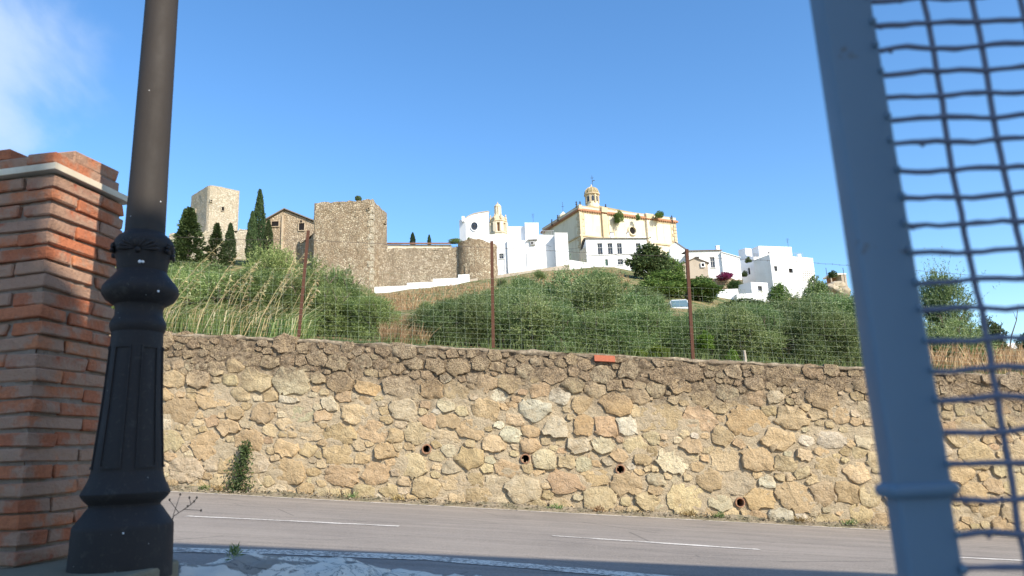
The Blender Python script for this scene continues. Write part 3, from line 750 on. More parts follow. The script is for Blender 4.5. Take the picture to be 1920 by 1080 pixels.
for k in range(4):                                   # shells on the capital
    a = cam_ang - R_(12) + k * R_(90); n_ = V(math.cos(a), math.sin(a), 0); u_ = V(-math.sin(a), math.cos(a), 0)
    zc = R(50, 478)[1]; rc = R(57.5, 470)[0]; mb = MB()
    for q in range(9):
        w = math.pi * q / 8; ln = 0.036
        d_ = u_ * math.cos(w) * 1.25 + V(0, 0, 1) * math.sin(w) * 0.75
        a2 = a + math.cos(w) * 0.028 / rc
        cc_ = V(c[0] + math.cos(a2) * (rc - 0.004), c[1] + math.sin(a2) * (rc - 0.004), zc + math.sin(w) * 0.016)
        mb.tube([cc_ - d_ * 0.014, cc_ + d_ * 0.026, cc_ + d_ * 0.034 - n_ * 0.005], [0.0035, 0.0075, 0.003], 6)
    mb.tube([V(c[0], c[1], zc - 0.006) + n_ * (rc - 0.012), V(c[0], c[1], zc - 0.006) + n_ * (rc + 0.005)], [0.012, 0.008], 8)
    mb.build('shell_ornament', MAT['iron'], capital, smooth=True)

for px, py, rad in ((262, 490, 0.006), (268, 490.5, 0.005), (297, 546, 0.004), (301, 378, 0.003), (231, 1000, 0.003)):
    d = ray(px, py); a_ = d.x * d.x + d.y * d.y; b2 = -2 * (d.x * LX + d.y * YL)
    rr0 = {490: R(50, 490)[0], 490.5: R(50, 490)[0], 546: R(74.5, 547)[0], 378: R(37.5, 378)[0], 1000: R(97.5, 1000)[0]}[py]
    disc = b2 * b2 - 4 * a_ * (LX * LX + YL * YL - rr0 * rr0)
    if disc < 0: continue
    p = d * ((-b2 - math.sqrt(disc)) / (2 * a_)); n_ = V(p.x - LX, p.y - YL, 0).normalized(); u_ = V(-n_.y, n_.x, 0)
    MB().tube([p - n_ * 0.001, p + n_ * 0.0012, p + n_ * 0.0022], [rad, rad * 0.9, rad * 0.4], 9).build('bird_dropping', MAT['white_plaster'], lamp)

# ------------------------------------------------------------------ brick pillar
YP = 2.62
pc = at(103, 320, YP); ptop = pc.z
pr = atz(246, 386, ptop)
ud = V(pr.x - pc.x, pr.y - pc.y, 0).normalized()      # along the right-hand face, away from the camera
ld = V(-ud.y, ud.x, 0)                               # along the left-hand face, to the left
SIDE, BL, BW, BH, JT = 0.385, 0.248, 0.128, 0.0455, 0.011
PITCHZ = BH + JT
org = V(pc.x, pc.y, 0)
pillar = thing('brick_pillar', 'weathered red brick gate pillar with pale cap slab behind the lamp post', 'pillar')
br = random.Random(4)
def brick_mesh(k, l, w, h):
    b = bmesh.new(); bmesh.ops.create_cube(b, size=1.0)
    for v_ in b.verts:
        v_.co = Vector((v_.co.x * l, v_.co.y * w, v_.co.z * h)) + Vector((br.gauss(0, 0.0022), br.gauss(0, 0.0022), br.gauss(0, 0.0018)))
    bmesh.ops.bevel(b, geom=list(b.edges), offset=0.0045, segments=1, affect='EDGES')
    for v_ in b.verts: v_.co += Vector((br.gauss(0, 0.0008), br.gauss(0, 0.0008), br.gauss(0, 0.0008)))
    m = bpy.data.meshes.new('brick'); b.to_mesh(m); b.free(); m.materials.append(MAT['brick']); return m
BM = [brick_mesh(k, BL, BW, BH) for k in range(8)]
def put_brick(cpos, axis, jit=0.0035, ms=BM):
    o = bpy.data.objects.new('brick', br.choice(ms)); COL.objects.link(o); o.parent = pillar
    o.location = cpos + V(br.gauss(0, jit), br.gauss(0, jit), br.gauss(0, 0.0015))
    o.rotation_euler = (br.gauss(0, 0.012), br.gauss(0, 0.012) + (math.pi if br.random() < .5 else 0), math.atan2(axis.y, axis.x) + br.gauss(0, 0.010) + (math.pi if br.random() < .5 else 0))
    return o
zc = ptop - 0.012 - BH / 2
course = 0
while zc > -1.05:
    for s_ in range(4):
        # frame of side s: start corner, direction along it, inward direction
        A = [org, org + ud * SIDE, org + (ud + ld) * SIDE, org + ld * SIDE][s_]
        D = [ud, ld, -ud, -ld][s_]; I = [ld, -ud, -ld, ud][s_]
        if course % 2 == 0: cpos = A + D * (BL / 2) + I * (BW / 2)
        else: cpos = A + D * (SIDE - BL / 2) + I * (BW / 2)
        put_brick(cpos + V(0, 0, zc), D)
    zc -= PITCHZ; course += 1
mbm = MB()
zb_, zt_ = -1.1, ptop - 0.006
me = bpy.data.meshes.new('mortar'); b = bmesh.new()
NG, NZ = 22, 170
inn = 0.015
cor = [org + (ud + ld) * inn, org + ud * (SIDE - inn) + ld * inn, org + (ud + ld) * (SIDE - inn), org + ud * inn + ld * (SIDE - inn)]
vsg = []
for s_ in range(4):
    A, B = cor[s_], cor[(s_ + 1) % 4]; nrm = V(B.y - A.y, A.x - B.x, 0).normalized()
    P = np.zeros((NG, NZ, 3))
    for i in range(NG):
        for j in range(NZ):
            p = A.lerp(B, i / (NG - 1)); z = zb_ + (zt_ - zb_) * j / (NZ - 1)
            e = 0.5 if i in (0, NG - 1) else 1.0
            k = (0.006 * fbm(p.x * 30, p.y * 30, z * 30, 3) + 0.006 * fbm(p.x * 9, p.y * 9, z * 9, 2)) * e
            P[i, j] = (p.x + nrm.x * k, p.y + nrm.y * k, z)
    mbm.add(P.reshape(-1, 3), [(i * NZ + j, (i + 1) * NZ + j, (i + 1) * NZ + j + 1, i * NZ + j + 1) for i in range(NG - 1) for j in range(NZ - 1)])
mbm.poly([p + V(0, 0, zt_) for p in cor])
mbm.build('mortar', MAT['brick_mortar'], pillar, True)
# pale slab and the two set-back courses on top
def sq(o_):
    return [org - (ud + ld) * o_, org + ud * (SIDE + o_) - ld * o_, org + (ud + ld) * (SIDE + o_), org - ud * o_ + ld * (SIDE + o_)]
mb = MB(); q_ = sq(0.018); mb.prism(q_, ptop, ptop + 0.0265)
o = mb.build('cap_slab', MAT['cap_slab'], pillar); bv_ = o.modifiers.new('bevel', 'BEVEL'); bv_.width = 0.0012
zc = ptop + 0.0265 + 0.006 + BH / 2
for lv in range(2):
    off = 0.012 + lv * 0.012; sd = SIDE - 2 * off; o2 = org + (ud + ld) * off
    for s_ in range(4):
        A = [o2, o2 + ud * sd, o2 + (ud + ld) * sd, o2 + ld * sd][s_]; D = [ud, ld, -ud, -ld][s_]; I = [ld, -ud, -ld, ud][s_]
        if lv == 1 and s_ == 3: continue
        cpos = A + (D * (BL / 2) if lv == 0 else D * (sd - BL / 2)) + I * (BW / 2)
        put_brick(cpos + V(0, 0, zc), D, 0.006)
        if lv == 0 and s_ in (0, 3): pass
    if lv == 0:
        mb = MB(); oi = off + 0.010
        mb.prism([org + (ud + ld) * oi, org + ud * (SIDE - oi) + ld * oi, org + (ud + ld) * (SIDE - oi), org + ud * oi + ld * (SIDE - oi)], ptop + 0.0268, zc + BH / 2 + 0.006)
        mb.build('cap_mortar', MAT['brick_mortar'], pillar)
    zc += PITCHZ

# ------------------------------------------------------------------ ledge under lamp and pillar, whitewashed kerb
ZL = R(100, 1062)[1]
led = thing('concrete_ledge', 'stained concrete ledge carrying the lamp post and the brick pillar', 'ledge')
pts = [V(-4.2, 1.5, 0), V(-1.20, 1.9, 0), V(-1.165, 2.50, 0), V(-1.18, 2.68, 0), V(-1.36, 2.92, 0), V(-4.2, 3.2, 0)]
mb = MB(); mb.prism(pts, -1.2, ZL); o = mb.build('slab', MAT['ledge'], led)
bv_ = o.modifiers.new('bevel', 'BEVEL'); bv_.width = 0.012; bv_.segments = 2
NXK, NYK = 150, 70
P = np.zeros((NXK, NYK, 3))
crest = [(-2.0, -0.36), (-1.25, -0.345), (-0.9, -0.372), (-0.5, -0.415), (-0.2, -0.455), (0.0, -0.51), (0.35, -0.60), (0.8, -0.74), (1.5, -1.0)]
for i, x in enumerate(np.linspace(-2.0, 1.6, NXK)):
    ct = np.interp(x, [p[0] for p in crest], [p[1] for p in crest])
    for j, t in enumerate(np.linspace(0, 1, NYK)):
        y = 2.15 + (4.9 - 2.15) * t
        yc = 3.05 + 0.12 * fbm(x * 1.5, 3.3)
        if y < yc: z = ct - 0.9 * ((yc - y) / 0.9) ** 1.35 * 0.62
        else: z = ct - 0.40 * ((y - yc) / 1.6) ** 1.5
        z += -0.018 + 0.040 * fbm(x * 2.5, y * 2.5, 1, 4) + 0.030 * (abs(fbm(x * 5, y * 5, 4, 3))) - 0.05 * max(0, 1 - abs(x + 0.55 + 0.1 * fbm(y * 3, 2)) / 0.035)
        P[i, j] = (x, y, z)
o = link(grid_mesh('whitewashed_kerb', P), 'whitewashed_kerb', MAT['whitewash'], None, True)
tag(o, 'cracked kerb of rough masonry with peeling white paint by the road', 'kerb', kind='thing')
# dry twig with seed heads and a small weed at the foot of the lamp
tw = thing('dry_twig', 'dry leafless twig with dark seed heads beside the lamp base', 'twig')
b0 = at(322, 975, 2.75); mb = MB()
main = [V(b0.x - 0.03, b0.y, ZL - 0.02), at(325, 968, 2.75), at(345, 955, 2.75), at(358, 946, 2.75), at(369, 934, 2.75)]
mb.tube(main, [0.0022, 0.002, 0.0017, 0.0014, 0.001], 5)
for a_, b_ in (((345, 955), (377, 957)), ((358, 946), (355, 934)), ((335, 961), (318, 938)), ((325, 966), (338, 927))):
    mb.tube([at(*a_, 2.75), at(*b_, 2.75)], [0.0014, 0.0008], 4)
mb.build('stem', MAT['twig'], tw)
for px, py in ((369, 933), (377, 957), (355, 933), (364, 940), (318, 937), (338, 927), (352, 949)):
    p = at(px, py, 2.75); mb = MB(); mb.lathe((p.x, p.y), [(0.0005, p.z - 0.005), (0.0035, p.z - 0.002), (0.0035, p.z + 0.002), (0.0005, p.z + 0.005)], 6); mb.build('seed_head', MAT['twig'], tw, True)

# ------------------------------------------------------------------ wire gate
YG = 0.70
gate = thing('wire_gate', 'blue-grey painted steel gate post with welded wire mesh standing open close by', 'gate')
def edge(x_top, x_bot, Y):
    a = at(x_top, 0, Y); b_ = at(x_bot, 1080, Y); return (a.x + b_.x) / 2
gx0 = edge(1541, 1706, YG); gx1 = edge(1640, 1812, YG)
zg0, zg1 = -1.05, 0.95
def tube_profile(x0, x1, y0, y1, r=0.004):
    pts = []
    for (cx, cy, a0) in ((x1 - r, y0 + r, -90), (x1 - r, y1 - r, 0), (x0 + r, y1 - r, 90), (x0 + r, y0 + r, 180)):
        for k in range(4):
            w = R_(a0 + 30 * k); pts.append(V(cx + r * math.cos(w), cy + r * math.sin(w), 0))
    return pts
zs_col = at(1720, 920, YG).z
mb = MB(); mb.prism(tube_profile(gx0, gx1, YG, YG + 0.032), zs_col - 0.006, zg1); mb.build('gate_post', MAT['gate'], gate, angle=50)
mb = MB(); mb.prism(tube_profile(gx0 + 0.002, gx1 - 0.002, YG + 0.002, YG + 0.031), zg0, zs_col - 0.004); mb.build('lower_post', MAT['gate'], gate, angle=50)
mb = MB(); nseg = 24; vs = []
for k, (e, dz) in enumerate(((0.0, -0.007), (0.004, -0.005), (0.0055, 0.0), (0.004, 0.005), (0.0, 0.007))):
    for p in tube_profile(gx0 - e, gx1 + e, YG - e, YG + 0.032 + e, 0.007): vs.append((p.x, p.y, zs_col + dz + 0.01 * (p.x - gx0)))
n = 16
mb.add(vs, [(a * n + q, a * n + (q + 1) % n, (a + 1) * n + (q + 1) % n, (a + 1) * n + q) for a in range(4) for q in range(n)]); mb.build('weld_collar', MAT['gate'], gate, smooth=True)
gr = random.Random(8)
YM = YG + 0.010
hz = []; pyv = 3.0
rows = [-44 * k for k in range(6, 0, -1)] + [2, 49, 94, 139, 183, 226, 270, 322, 374, 424, 476, 530, 582, 640, 695, 750, 812, 872, 938, 1003, 1065, 1130, 1195, 1260]
x_end = at(2300, 540, YM).x
vxs = [edge(1735, 1928, YM)]; vxs += [vxs[0] + 0.0515 * k for k in (1, 2, 3, 4, 5)]
for py in rows:
    p0 = at(1660 + 0.15 * py, py, YM); z = p0.z; pts = []
    ph = gr.uniform(0, 6)
    x = gx1 - 0.006
    while x < vxs[-1] + 0.02:
        pts.append(V(x, YM - 0.0015 + 0.0012 * math.sin((x - vxs[0]) / 0.0515 * math.pi), z + gr.gauss(0, 0.0006) + 0.0012 * math.sin(x * 60 + ph))); x += 0.0129
    mb = MB(); mb.tube(pts, [0.0028 + gr.uniform(-.0003, .0005) for _ in pts], 7); mb.build('mesh_wire', MAT['gate_wire'], gate, smooth=True)
for k, x in enumerate(vxs):
    pts = []; z = zg0 + 0.15
    ph = gr.uniform(0, 6)
    while z < zg1:
        pts.append(V(x + 0.0018 * math.sin(z * 19 + ph) + gr.gauss(0, 0.0004), YM + 0.0012 + gr.gauss(0, 0.0004), z)); z += 0.02
    mb = MB(); mb.tube(pts, 0.0030, 7); mb.build('mesh_wire', MAT['gate_wire'], gate, smooth=True)
for py in rows:                                     # weld beads on the post and paint drips on the wires
    z = at(1660 + 0.15 * py, py, YM).z
    if gr.random() < 0.8:
        mb = MB(); cz = z + gr.gauss(0, 0.001); rad = gr.uniform(0.003, 0.0048)
        mb.lathe((gx1 - 0.004 + gr.uniform(-.002, .001), YG - 0.0012), [(0.0006, cz - rad), (rad * 0.8, cz - rad * 0.4), (rad * 0.7, cz + rad * 0.5), (0.0006, cz + rad * 1.1)], 8)
        mb.build('weld_bead', MAT['gate'], gate, smooth=True)
    if gr.random() < 0.45:
        x = gx1 + gr.uniform(0.006, 0.035); mb = MB(); mb.lathe((x, YM - 0.001), [(0.0004, z - 0.0045), (0.0022, z - 0.003), (0.0032, z - 0.0005), (0.0022, z + 0.0015)], 8)
        mb.build('paint_drip', MAT['gate_wire'], gate, smooth=True)
o = MB().prism([V(gx0 - .02, YG - .02, 0), V(gx1 + .02, YG - .02, 0), V(gx1 + .02, YG + .05, 0), V(gx0 - .02, YG + .05, 0)], zg0 - 0.02, zg0 + 0.01).build('foot_plate', MAT['gate'], gate)

# ------------------------------------------------------------------ unseen houses added behind the camera, shaped for the shade they cast
def shade_house(name, label, x0, x1, ztop, roof=True):
    t = thing(name, label, 'house')
    mb = MB(); mb.abox(x0, x1, -11, -3.06, -2.5, ztop - 0.12); mb.build('wall', MAT['white_plaster'], t)
    mb = MB(); n_ = max(2, int((x1 - x0) / 0.22)); vs = []; fs = []
    for i in range(n_ * 4 + 1):
        x = x0 + (x1 - x0) * i / (n_ * 4); w = 0.035 * abs(math.sin(math.pi * i / 4)) + 0.02 * fbm(x * 1.1, 0.4)
        vs += [(x, -3.0 - 0.04 * abs(math.cos(math.pi * i / 4)), ztop + w), (x, -7.2, ztop + 1.5 + w), (x, -3.0, ztop - 0.12), (x, -7.2, ztop + 1.35)]
    for i in range(n_ * 4):
        a = i * 4; fs += [(a, a + 4, a + 5, a + 1), (a + 2, a + 3, a + 7, a + 6), (a, a + 2, a + 6, a + 4)]
    mb.add(vs, fs); mb.build('roof', MAT['tile'], t)
    return t
hb = shade_house('shade_block', 'unseen house with high front parapet, added behind the viewer to shade the road', 4.72, 13.5, 5.0)
mb = MB(); mb.abox(4.722, 13.5, -3.34, -3.02, 4.4, 7.75); mb.build('shade_parapet', MAT['white_plaster'], hb)  # thin parapet shaped to shade the road yet pass sun to the pillar
mb = MB(); mb.abox(4.70, 13.52, -3.38, -2.98, 7.752, 7.93); mb.build('parapet_coping', MAT['tile'], hb)
shade_house('shade_block', 'unseen low link with tiled eaves, added behind the viewer to set the pillar shadow edge', 3.40, 4.715, 6.13)
shade_house('shade_block', 'unseen narrow block with tiled eaves, added behind the viewer to shade the pillar face', 2.5, 3.40, 7.6)


# ================================================================== FENCE on the wall
YF = 12.16
fence = thing('wire_fence', 'green-grey wire stock fence with rusty posts on top of the stone wall', 'fence')
fr = random.Random(31)
def fpt(px, py): return at(px, py, YF)
posts = [((578, 432), (560, 626)), ((922, 452), (925, 646)), ((1288, 467), (1300, 668)), ((1669, 492), (1681, 694)), ((214, 412), (190, 612))]
for (tx_, ty_), (bx_, by_) in posts:
    a = fpt(bx_, by_ + 6); b_ = fpt(tx_, ty_); mb = MB(); d = (b_ - a).normalized(); s1 = d.cross(V(0, 1, 0)).normalized()
    mid = (a + b_) / 2; hl = (b_ - a) / 2
    w = 0.026
    mb.box(mid, s1 * w, V(0, 0.006, 0), hl); mb.box(mid + s1 * (w - 0.006) + V(0, 0.029, 0), s1 * 0.006, V(0, 0.023, 0), hl)   # angle iron
    mb.build('fence_post', MAT['rust'], fence)
# the leaning line of the top: wall top + a height in metres
hs_ = [0.03, 0.11, 0.19, 0.27, 0.35, 0.44, 0.54, 0.65, 0.78, 0.92, 1.07, 1.22]
def sag(x, k): return 0.015 * math.sin(x * 2.1 + k) + 0.02 * fbm(x * 0.8, k * 3.3)
for k, h in enumerate(hs_):
    pts = [V(x, YF - 0.012 + 0.03 * fbm(x * 0.6, 5.5, h), wall_top(x) + h + sag(x, k * 0.13) * (0.4 + h)) for x in np.arange(-9.5, 10.6, 0.16)]
    MB().tube(pts, 0.00085, 4, False).build('line_wire', MAT['fence_wire'], fence, smooth=True)
x = -9.4; lean = 0.0
while x < 10.5:
    j1, j2, j3 = fr.gauss(0, 0.012), fr.gauss(0, 0.02), fr.gauss(0, 0.02)
    pts = [V(x + lx + j1 * math.sin(h * 4) + j2 * h, YF - 0.008 + 0.03 * fbm(x * 0.6, 5.5, h), wall_top(x) + h + sag(x, k * 0.13) * (0.4 + h)) for k, h in enumerate(hs_) for lx in (0,)]
    MB().tube(pts, 0.0008, 4, False).build('stay_wire', MAT['fence_wire'], fence, smooth=True)
    x += 0.178 + fr.gauss(0, 0.006)
for name, pts_px in (('barbed_wire', [(-60, 430), (214, 438), (430, 449), (573, 450), (750, 459), (922, 464), (1080, 473), (1290, 482), (1480, 490), (1669, 503), (1760, 511), (1850, 518), (1960, 520), (2100, 528)]),):
    P3 = [fpt(*q) for q in pts_px]; pts = []
    for a, b_ in zip(P3[:-1], P3[1:]):
        n = max(2, int((b_ - a).length / 0.06))
        for i in range(n): pts.append(a.lerp(b_, i / n) + V(0, 0, 0.004 * math.sin(len(pts) * 1.3)))
    wire = MB().tube(pts, 0.0028, 5, False).build(name, MAT['barbed'], fence)
    for i in range(1, len(pts) - 1, 2):
        if -6 < pts[i].x < 9:
            mb = MB(); p = pts[i]
            for q in range(2):
                d = V(fr.gauss(0, 0.5), fr.gauss(0, 0.5), fr.choice((-1, 1)) * 0.8).normalized() * 0.018
                mb.tube([p - d, p + d], [0.0012, 0.0012], 4)
            mb.build('barb', MAT['barbed'], wire)
# short pale stake and a fallen stick on the coping
mb = MB(); a, b_ = at(1398, 684, 12.2), at(1395, 657, 12.2); mb.tube([a - V(0, 0, .05), a, a.lerp(b_, .5) + V(.004, 0, 0), b_], [0.030, 0.028, 0.026, 0.024], 7)
tag(mb.build('wooden_stake', MAT['old_wood']), 'short pale wooden stake on top of the stone wall', 'stake', kind='thing')
mb = MB(); mb.tube([at(1405, 684, 12.1), at(1440, 688, 12.1), at(1490, 696, 12.1)], [0.02, 0.026, 0.012], 6)
tag(mb.build('fallen_stick', MAT['old_wood']), 'grey fallen stick lying on the coping right of the stake', 'stick', kind='thing')

# ================================================================== PLANTS
def unit(a): return a / np.maximum(np.linalg.norm(a, axis=-1, keepdims=True), 1e-9)
def leaves(base, d, L, Wd, rng, droop=0.0):
    """diamond leaves: base points, directions, lengths, widths -> (n*4,3)"""
    n = len(base); d = unit(d); s = unit(np.cross(d, rng.normal(size=(n, 3))))
    tip = base + d * L[:, None]; tip[:, 2] -= droop * L
    mid = base + d * (L * 0.45)[:, None]
    v = np.stack([base, mid - s * Wd[:, None] / 2, tip, mid + s * Wd[:, None] / 2], 1)
    return v.reshape(-1, 3)
def crown(name, seed, nsprig, per, L, Wd, rad=(1.5, 1.5, 1.4), zc=1.5, lobes=9, spr=0.42, up=0.35, floor=0.08, spike=0.0):
    """an uneven crown: lobes carry sprigs, sprigs carry leaves"""
    r = np.random.default_rng(seed); rad = np.array(rad)
    zz = r.uniform(-0.85, 0.72, lobes); ang = r.uniform(0, 2 * np.pi, lobes) ; rad_xy = np.sqrt(r.uniform(0.05, 1, lobes)) * np.interp(zz, [-0.9, -0.3, 0.2, 0.75], [0.62, 0.68, 0.56, 0.16])
    lc = np.stack([rad_xy * np.cos(ang), rad_xy * np.sin(ang), zz], 1)
    lr = r.uniform(0.17, 0.42, lobes) * np.interp(zz, [-0.9, 0.3, 0.75], [1.1, 1.0, 0.75])
    k = r.choice(lobes, nsprig, p=lr ** 2 / np.sum(lr ** 2)); dirs = unit(r.normal(size=(nsprig, 3)))
    p = lc[k] + dirs * (lr[k] * r.uniform(0.45, 1.0, nsprig) ** 0.6)[:, None]
    out = unit(p + dirs * 0.6)
    base = p * rad + np.array([0, 0, zc]); base[:, 2] = np.maximum(base[:, 2], floor + r.uniform(0, 0.25, nsprig))
    sd = unit(out * 0.8 + r.normal(size=(nsprig, 3)) * 0.55 + np.array([0, 0, up]))
    sl_ = r.uniform(0.5, 1.15, nsprig) * spr * (1 + spike * (r.random(nsprig) < 0.06))
    t = r.uniform(0.05, 1.0, (nsprig, per))
    b = base[:, None, :] + sd[:, None, :] * (t * sl_[:, None])[..., None]
    ld_ = sd[:, None, :] * 0.65 + r.normal(size=(nsprig, per, 3)) * 0.55
    n = nsprig * per
    v = leaves(b.reshape(-1, 3), ld_.reshape(-1, 3), r.uniform(0.65, 1.25, n) * L, r.uniform(0.7, 1.2, n) * Wd, r)
    return np_mesh(name, v, 4)
def trunk_mesh(name, seed, h=1.6, r0=0.13, spread=0.9, limbs=6, top=2.3):
    r = random.Random(seed); mb = MB(); p = V(0, 0, -0.4); pts = [p]; rad = [r0 * 1.35]
    for i in range(4):
        p = p + V(r.gauss(0, 0.07), r.gauss(0, 0.07), (h * 0.5 + 0.4) / 4); pts.append(p); rad.append(r0 * (1.1 - 0.1 * i))
    mb.tube(pts, rad, 8); fork = pts[-1]
    for i in range(limbs):
        a = 2 * math.pi * (i + r.uniform(-.3, .3)) / limbs; q = fork; lp = [q]; lr_ = [r0 * 0.6]; e = V(math.cos(a) * spread, math.sin(a) * spread, r.uniform(0.5, 1.0) * (top - fork.z))
        for k in range(1, 5):
            lp.append(fork + e * (k / 4) + V(r.gauss(0, 0.07), r.gauss(0, 0.07), r.gauss(0, 0.05))); lr_.append(r0 * 0.6 * (1 - 0.2 * k))
        mb.tube(lp, lr_, 6)
        for w in range(2):
            s_ = lp[2 + w]; mb.tube([s_, s_ + V(r.gauss(0, .35), r.gauss(0, .35), r.uniform(.2, .5))], [r0 * 0.25, r0 * 0.06], 5)
    return mb.mesh(name)
OLIVE = [crown('olive_crown', 100 + k, 2300, 22, 0.078, 0.022, rad=(1.6, 1.5, 1.42), zc=1.42, lobes=(13, 18, 24, 16, 30, 20)[k], spr=0.46, spike=1.8) for k in range(6)]
SHRUB = [crown('shrub_crown', 140 + k, 2100, 22, 0.085, 0.021, rad=(1.6, 1.5, 1.4), zc=1.4, lobes=(14, 18, 24)[k], spr=0.40, up=0.5, spike=1.0) for k in range(3)]
FAR = [crown('far_crown', 160 + k, 1100, 9, 0.17, 0.10, rad=(1.6, 1.5, 1.42), zc=1.42, lobes=22, spr=0.36, spike=0.8) for k in range(4)]
TRUNK = [trunk_mesh('trunk', 200 + k) for k in range(3)]
vr = random.Random(77)
CM = {}
def tree(name, label, cat, px, py_top, Y, w_px, mat, crowns=OLIVE, group=None, trunk=True, deep=0.9, base=None):
    b_ = gpt(px, Y) if base is None else at(px, base, Y); top = at(px, py_top, Y); h = max(0.5 if base is None else 0.2, top.z - b_.z); w = w_px * depth_of(b_) / FPX
    t = thing(name, label, cat, group, loc=b_)
    src = vr.choice(crowns); key = (src.name, mat.name)
    if key not in CM:
        m = src.copy(); m.name = src.name; m.materials.clear(); m.materials.append(mat); CM[key] = m
    o = bpy.data.objects.new('crown', CM[key]); COL.objects.link(o); o.parent = t
    o.scale = (w / 3.2, w / 3.2 * deep, h / 3.0); o.rotation_euler = (0, 0, vr.uniform(0, 6.28))
    if abs(o.scale[0] - o.scale[1]) > 0.3: o.rotation_euler = (0, 0, vr.choice((0, math.pi)) + vr.uniform(-.3, .3))
    if trunk:
        key = ('tr', vr.randrange(3))
        if key not in CM:
            m = TRUNK[key[1]]; m.materials.append(MAT['bark']); CM[key] = m
        o = bpy.data.objects.new('trunk', CM[key]); COL.objects.link(o); o.parent = t; s_ = min(w / 3.2, h / 3.0); o.scale = (s_, s_, h / 3.0)
    return t
OG = 'olive bushes behind the wire fence'
O = lambda lab, px, py, Y, w: tree('olive_tree', lab, 'olive tree', px, py, Y, w, MAT['olive'], OLIVE, OG)
O('small olive bush right of the dry grass gap behind the fence', 820, 572, 17.5, 105)
O('olive bush just left of the middle rusty fence post', 868, 556, 19, 130)
O('olive bush directly behind the middle rusty fence post', 930, 540, 21, 140)
O('olive bush just right of the middle rusty fence post', 985, 548, 18, 150)
O('tall olive bush with the highest tip, right of the middle post', 1062, 497, 22, 190)
O('wide olive bush filling the middle of the fence between the two posts', 1090, 545, 18, 210)
O('olive bush left of the right rusty fence post', 1180, 548, 19, 200)
O('olive bush straight behind the right rusty fence post', 1268, 592, 18, 160)
O('low olive bush just right of the right rusty fence post', 1345, 583, 18.5, 170)
O('olive bush below the small white house', 1420, 578, 20, 180)
O('big olive bush below the large white house on the right', 1495, 548, 21, 220)
O('olive bush beside the open gate post on its left', 1585, 546, 18, 210)
O('dense olive bush filling the foot of the fence left of the gate', 1530, 580, 16.5, 210)
O('olive bush seen through the gate mesh, hidden half by the gate post', 1690, 565, 17, 170)
O('tall olive bush seen through the gate mesh', 1795, 507, 17, 150)
O('low olive bush at the foot of the fence seen through the gate mesh', 1800, 590, 15.5, 150)
O('olive bush on the slope under the white town houses', 985, 521, 70, 100)
O('olive bush on the slope below the tiled white house', 1130, 508, 70, 130)
O('grey-green olive bush in the sparse row above the fence, mid-slope', 1200, 540, 45, 130)
O('olive bush on the slope right of the parked van', 1345, 572, 48, 90)
O('olive bush on the slope under the bare rock', 1560, 548, 60, 110)
S = lambda lab, px, py, Y, w, h=None: tree('leafy_shrub', lab, 'shrub', px, py, Y, w, MAT['shrub'], SHRUB, 'leafy shrubs left of the dry grass gap')
S('tall leafy shrub rising in front of the gabled ruin', 505, 452, 21, 150)
S('leafy shrub right behind the left rusty fence post', 585, 482, 19, 180)
S('rounded leafy shrub in front of the brown square tower', 640, 492, 20, 130)
S('low leafy shrub left of the dry grass gap', 688, 565, 17.5, 100)
S('leafy shrub behind the reeds, beside the lamp post', 400, 492, 20, 190)
S('leafy shrub half hidden by the lamp post collar', 330, 500, 19, 150)
S('low dense shrub at the foot of the left rusty fence post', 570, 545, 16, 170)
S('low dense shrub below the brown tower', 650, 560, 16, 150)
S('shrub in the reeds left of the left rusty fence post', 470, 500, 15.2, 170)
S('rounded shrub among the reeds below the slim cypress', 405, 505, 15.0, 150)
S('shrub among the reeds hard by the lamp post', 345, 510, 15.0, 120)
S('bushy shrub in front of the left rusty fence post foot', 545, 505, 15.4, 130)
S('shrub hidden behind the brick pillar and lamp post', 190, 500, 19, 220)
# yellow-green suckers at the foot of the fence
for lab, px, py, w, bs in (('bright green sucker growth left of the right rusty post', 1238, 648, 62, 676), ('bright green sprout right of the right rusty post', 1322, 618, 44, 655), ('bright green sprout left of the pale stake', 1376, 655, 34, 688),
                       ('low bright green weed at the foot of the fence near the red brick', 1200, 655, 40, 675)):
    tree('green_sprout', lab, 'weed', px, py, 13.2, w, MAT['bright_leaf'], FAR, 'bright green sprouts at the fence', trunk=False, base=bs)
# the upper rows of bushes on the slope
ur = random.Random(91)
used_labels = set()
def unique(lab):
    for extra in ('', ', its right neighbour', ', the next to the right', ', the last of its cluster', ', half hidden by its neighbours', ', the smallest of its cluster'):
        if lab + extra not in used_labels: used_labels.add(lab + extra); return lab + extra
    return lab
def under(px, b_, h):
    """keep the bushes low enough to leave the white steps, the van and the small house in sight"""
    lim = np.interp(px, [330, 500, 560, 640, 690, 740, 790, 880, 960, 1060, 1150, 1230, 1260, 1330, 1375, 1450, 1500, 1600], [485, 458, 475, 495, 540, 572, 562, 546, 530, 506, 518, 550, 588, 575, 566, 564, 550, 547])
    while h > 0.5:
        top = b_ + V(0, 0, h); py = 540 - FPX * top.dot(UPV) / depth_of(top)
        if py >= lim: break
        h *= 0.93
    return h
def slope_label(Y, px):
    row = {14.2: 'right behind the fence', 17: 'at the foot of the slope', 23: 'low on the slope', 34: 'a little up the slope', 48: 'halfway up the slope', 68: 'high on the slope', 92: 'on the crest'}[Y]
    for lim, w in ((900, 'below the bastion'), (990, 'in line with the middle post'), (1070, 'below the plain white houses'), (1170, 'below the grilled windows'), (1260, 'below the dark leafy tree'), (1340, 'in line with the right post'), (1420, 'below the bougainvillea'), (1520, 'below the large white house'), (1600, 'below the bare rock'), (9999, 'next to the gate post')):
        if px < lim: return unique('olive bush ' + row + ' ' + w)
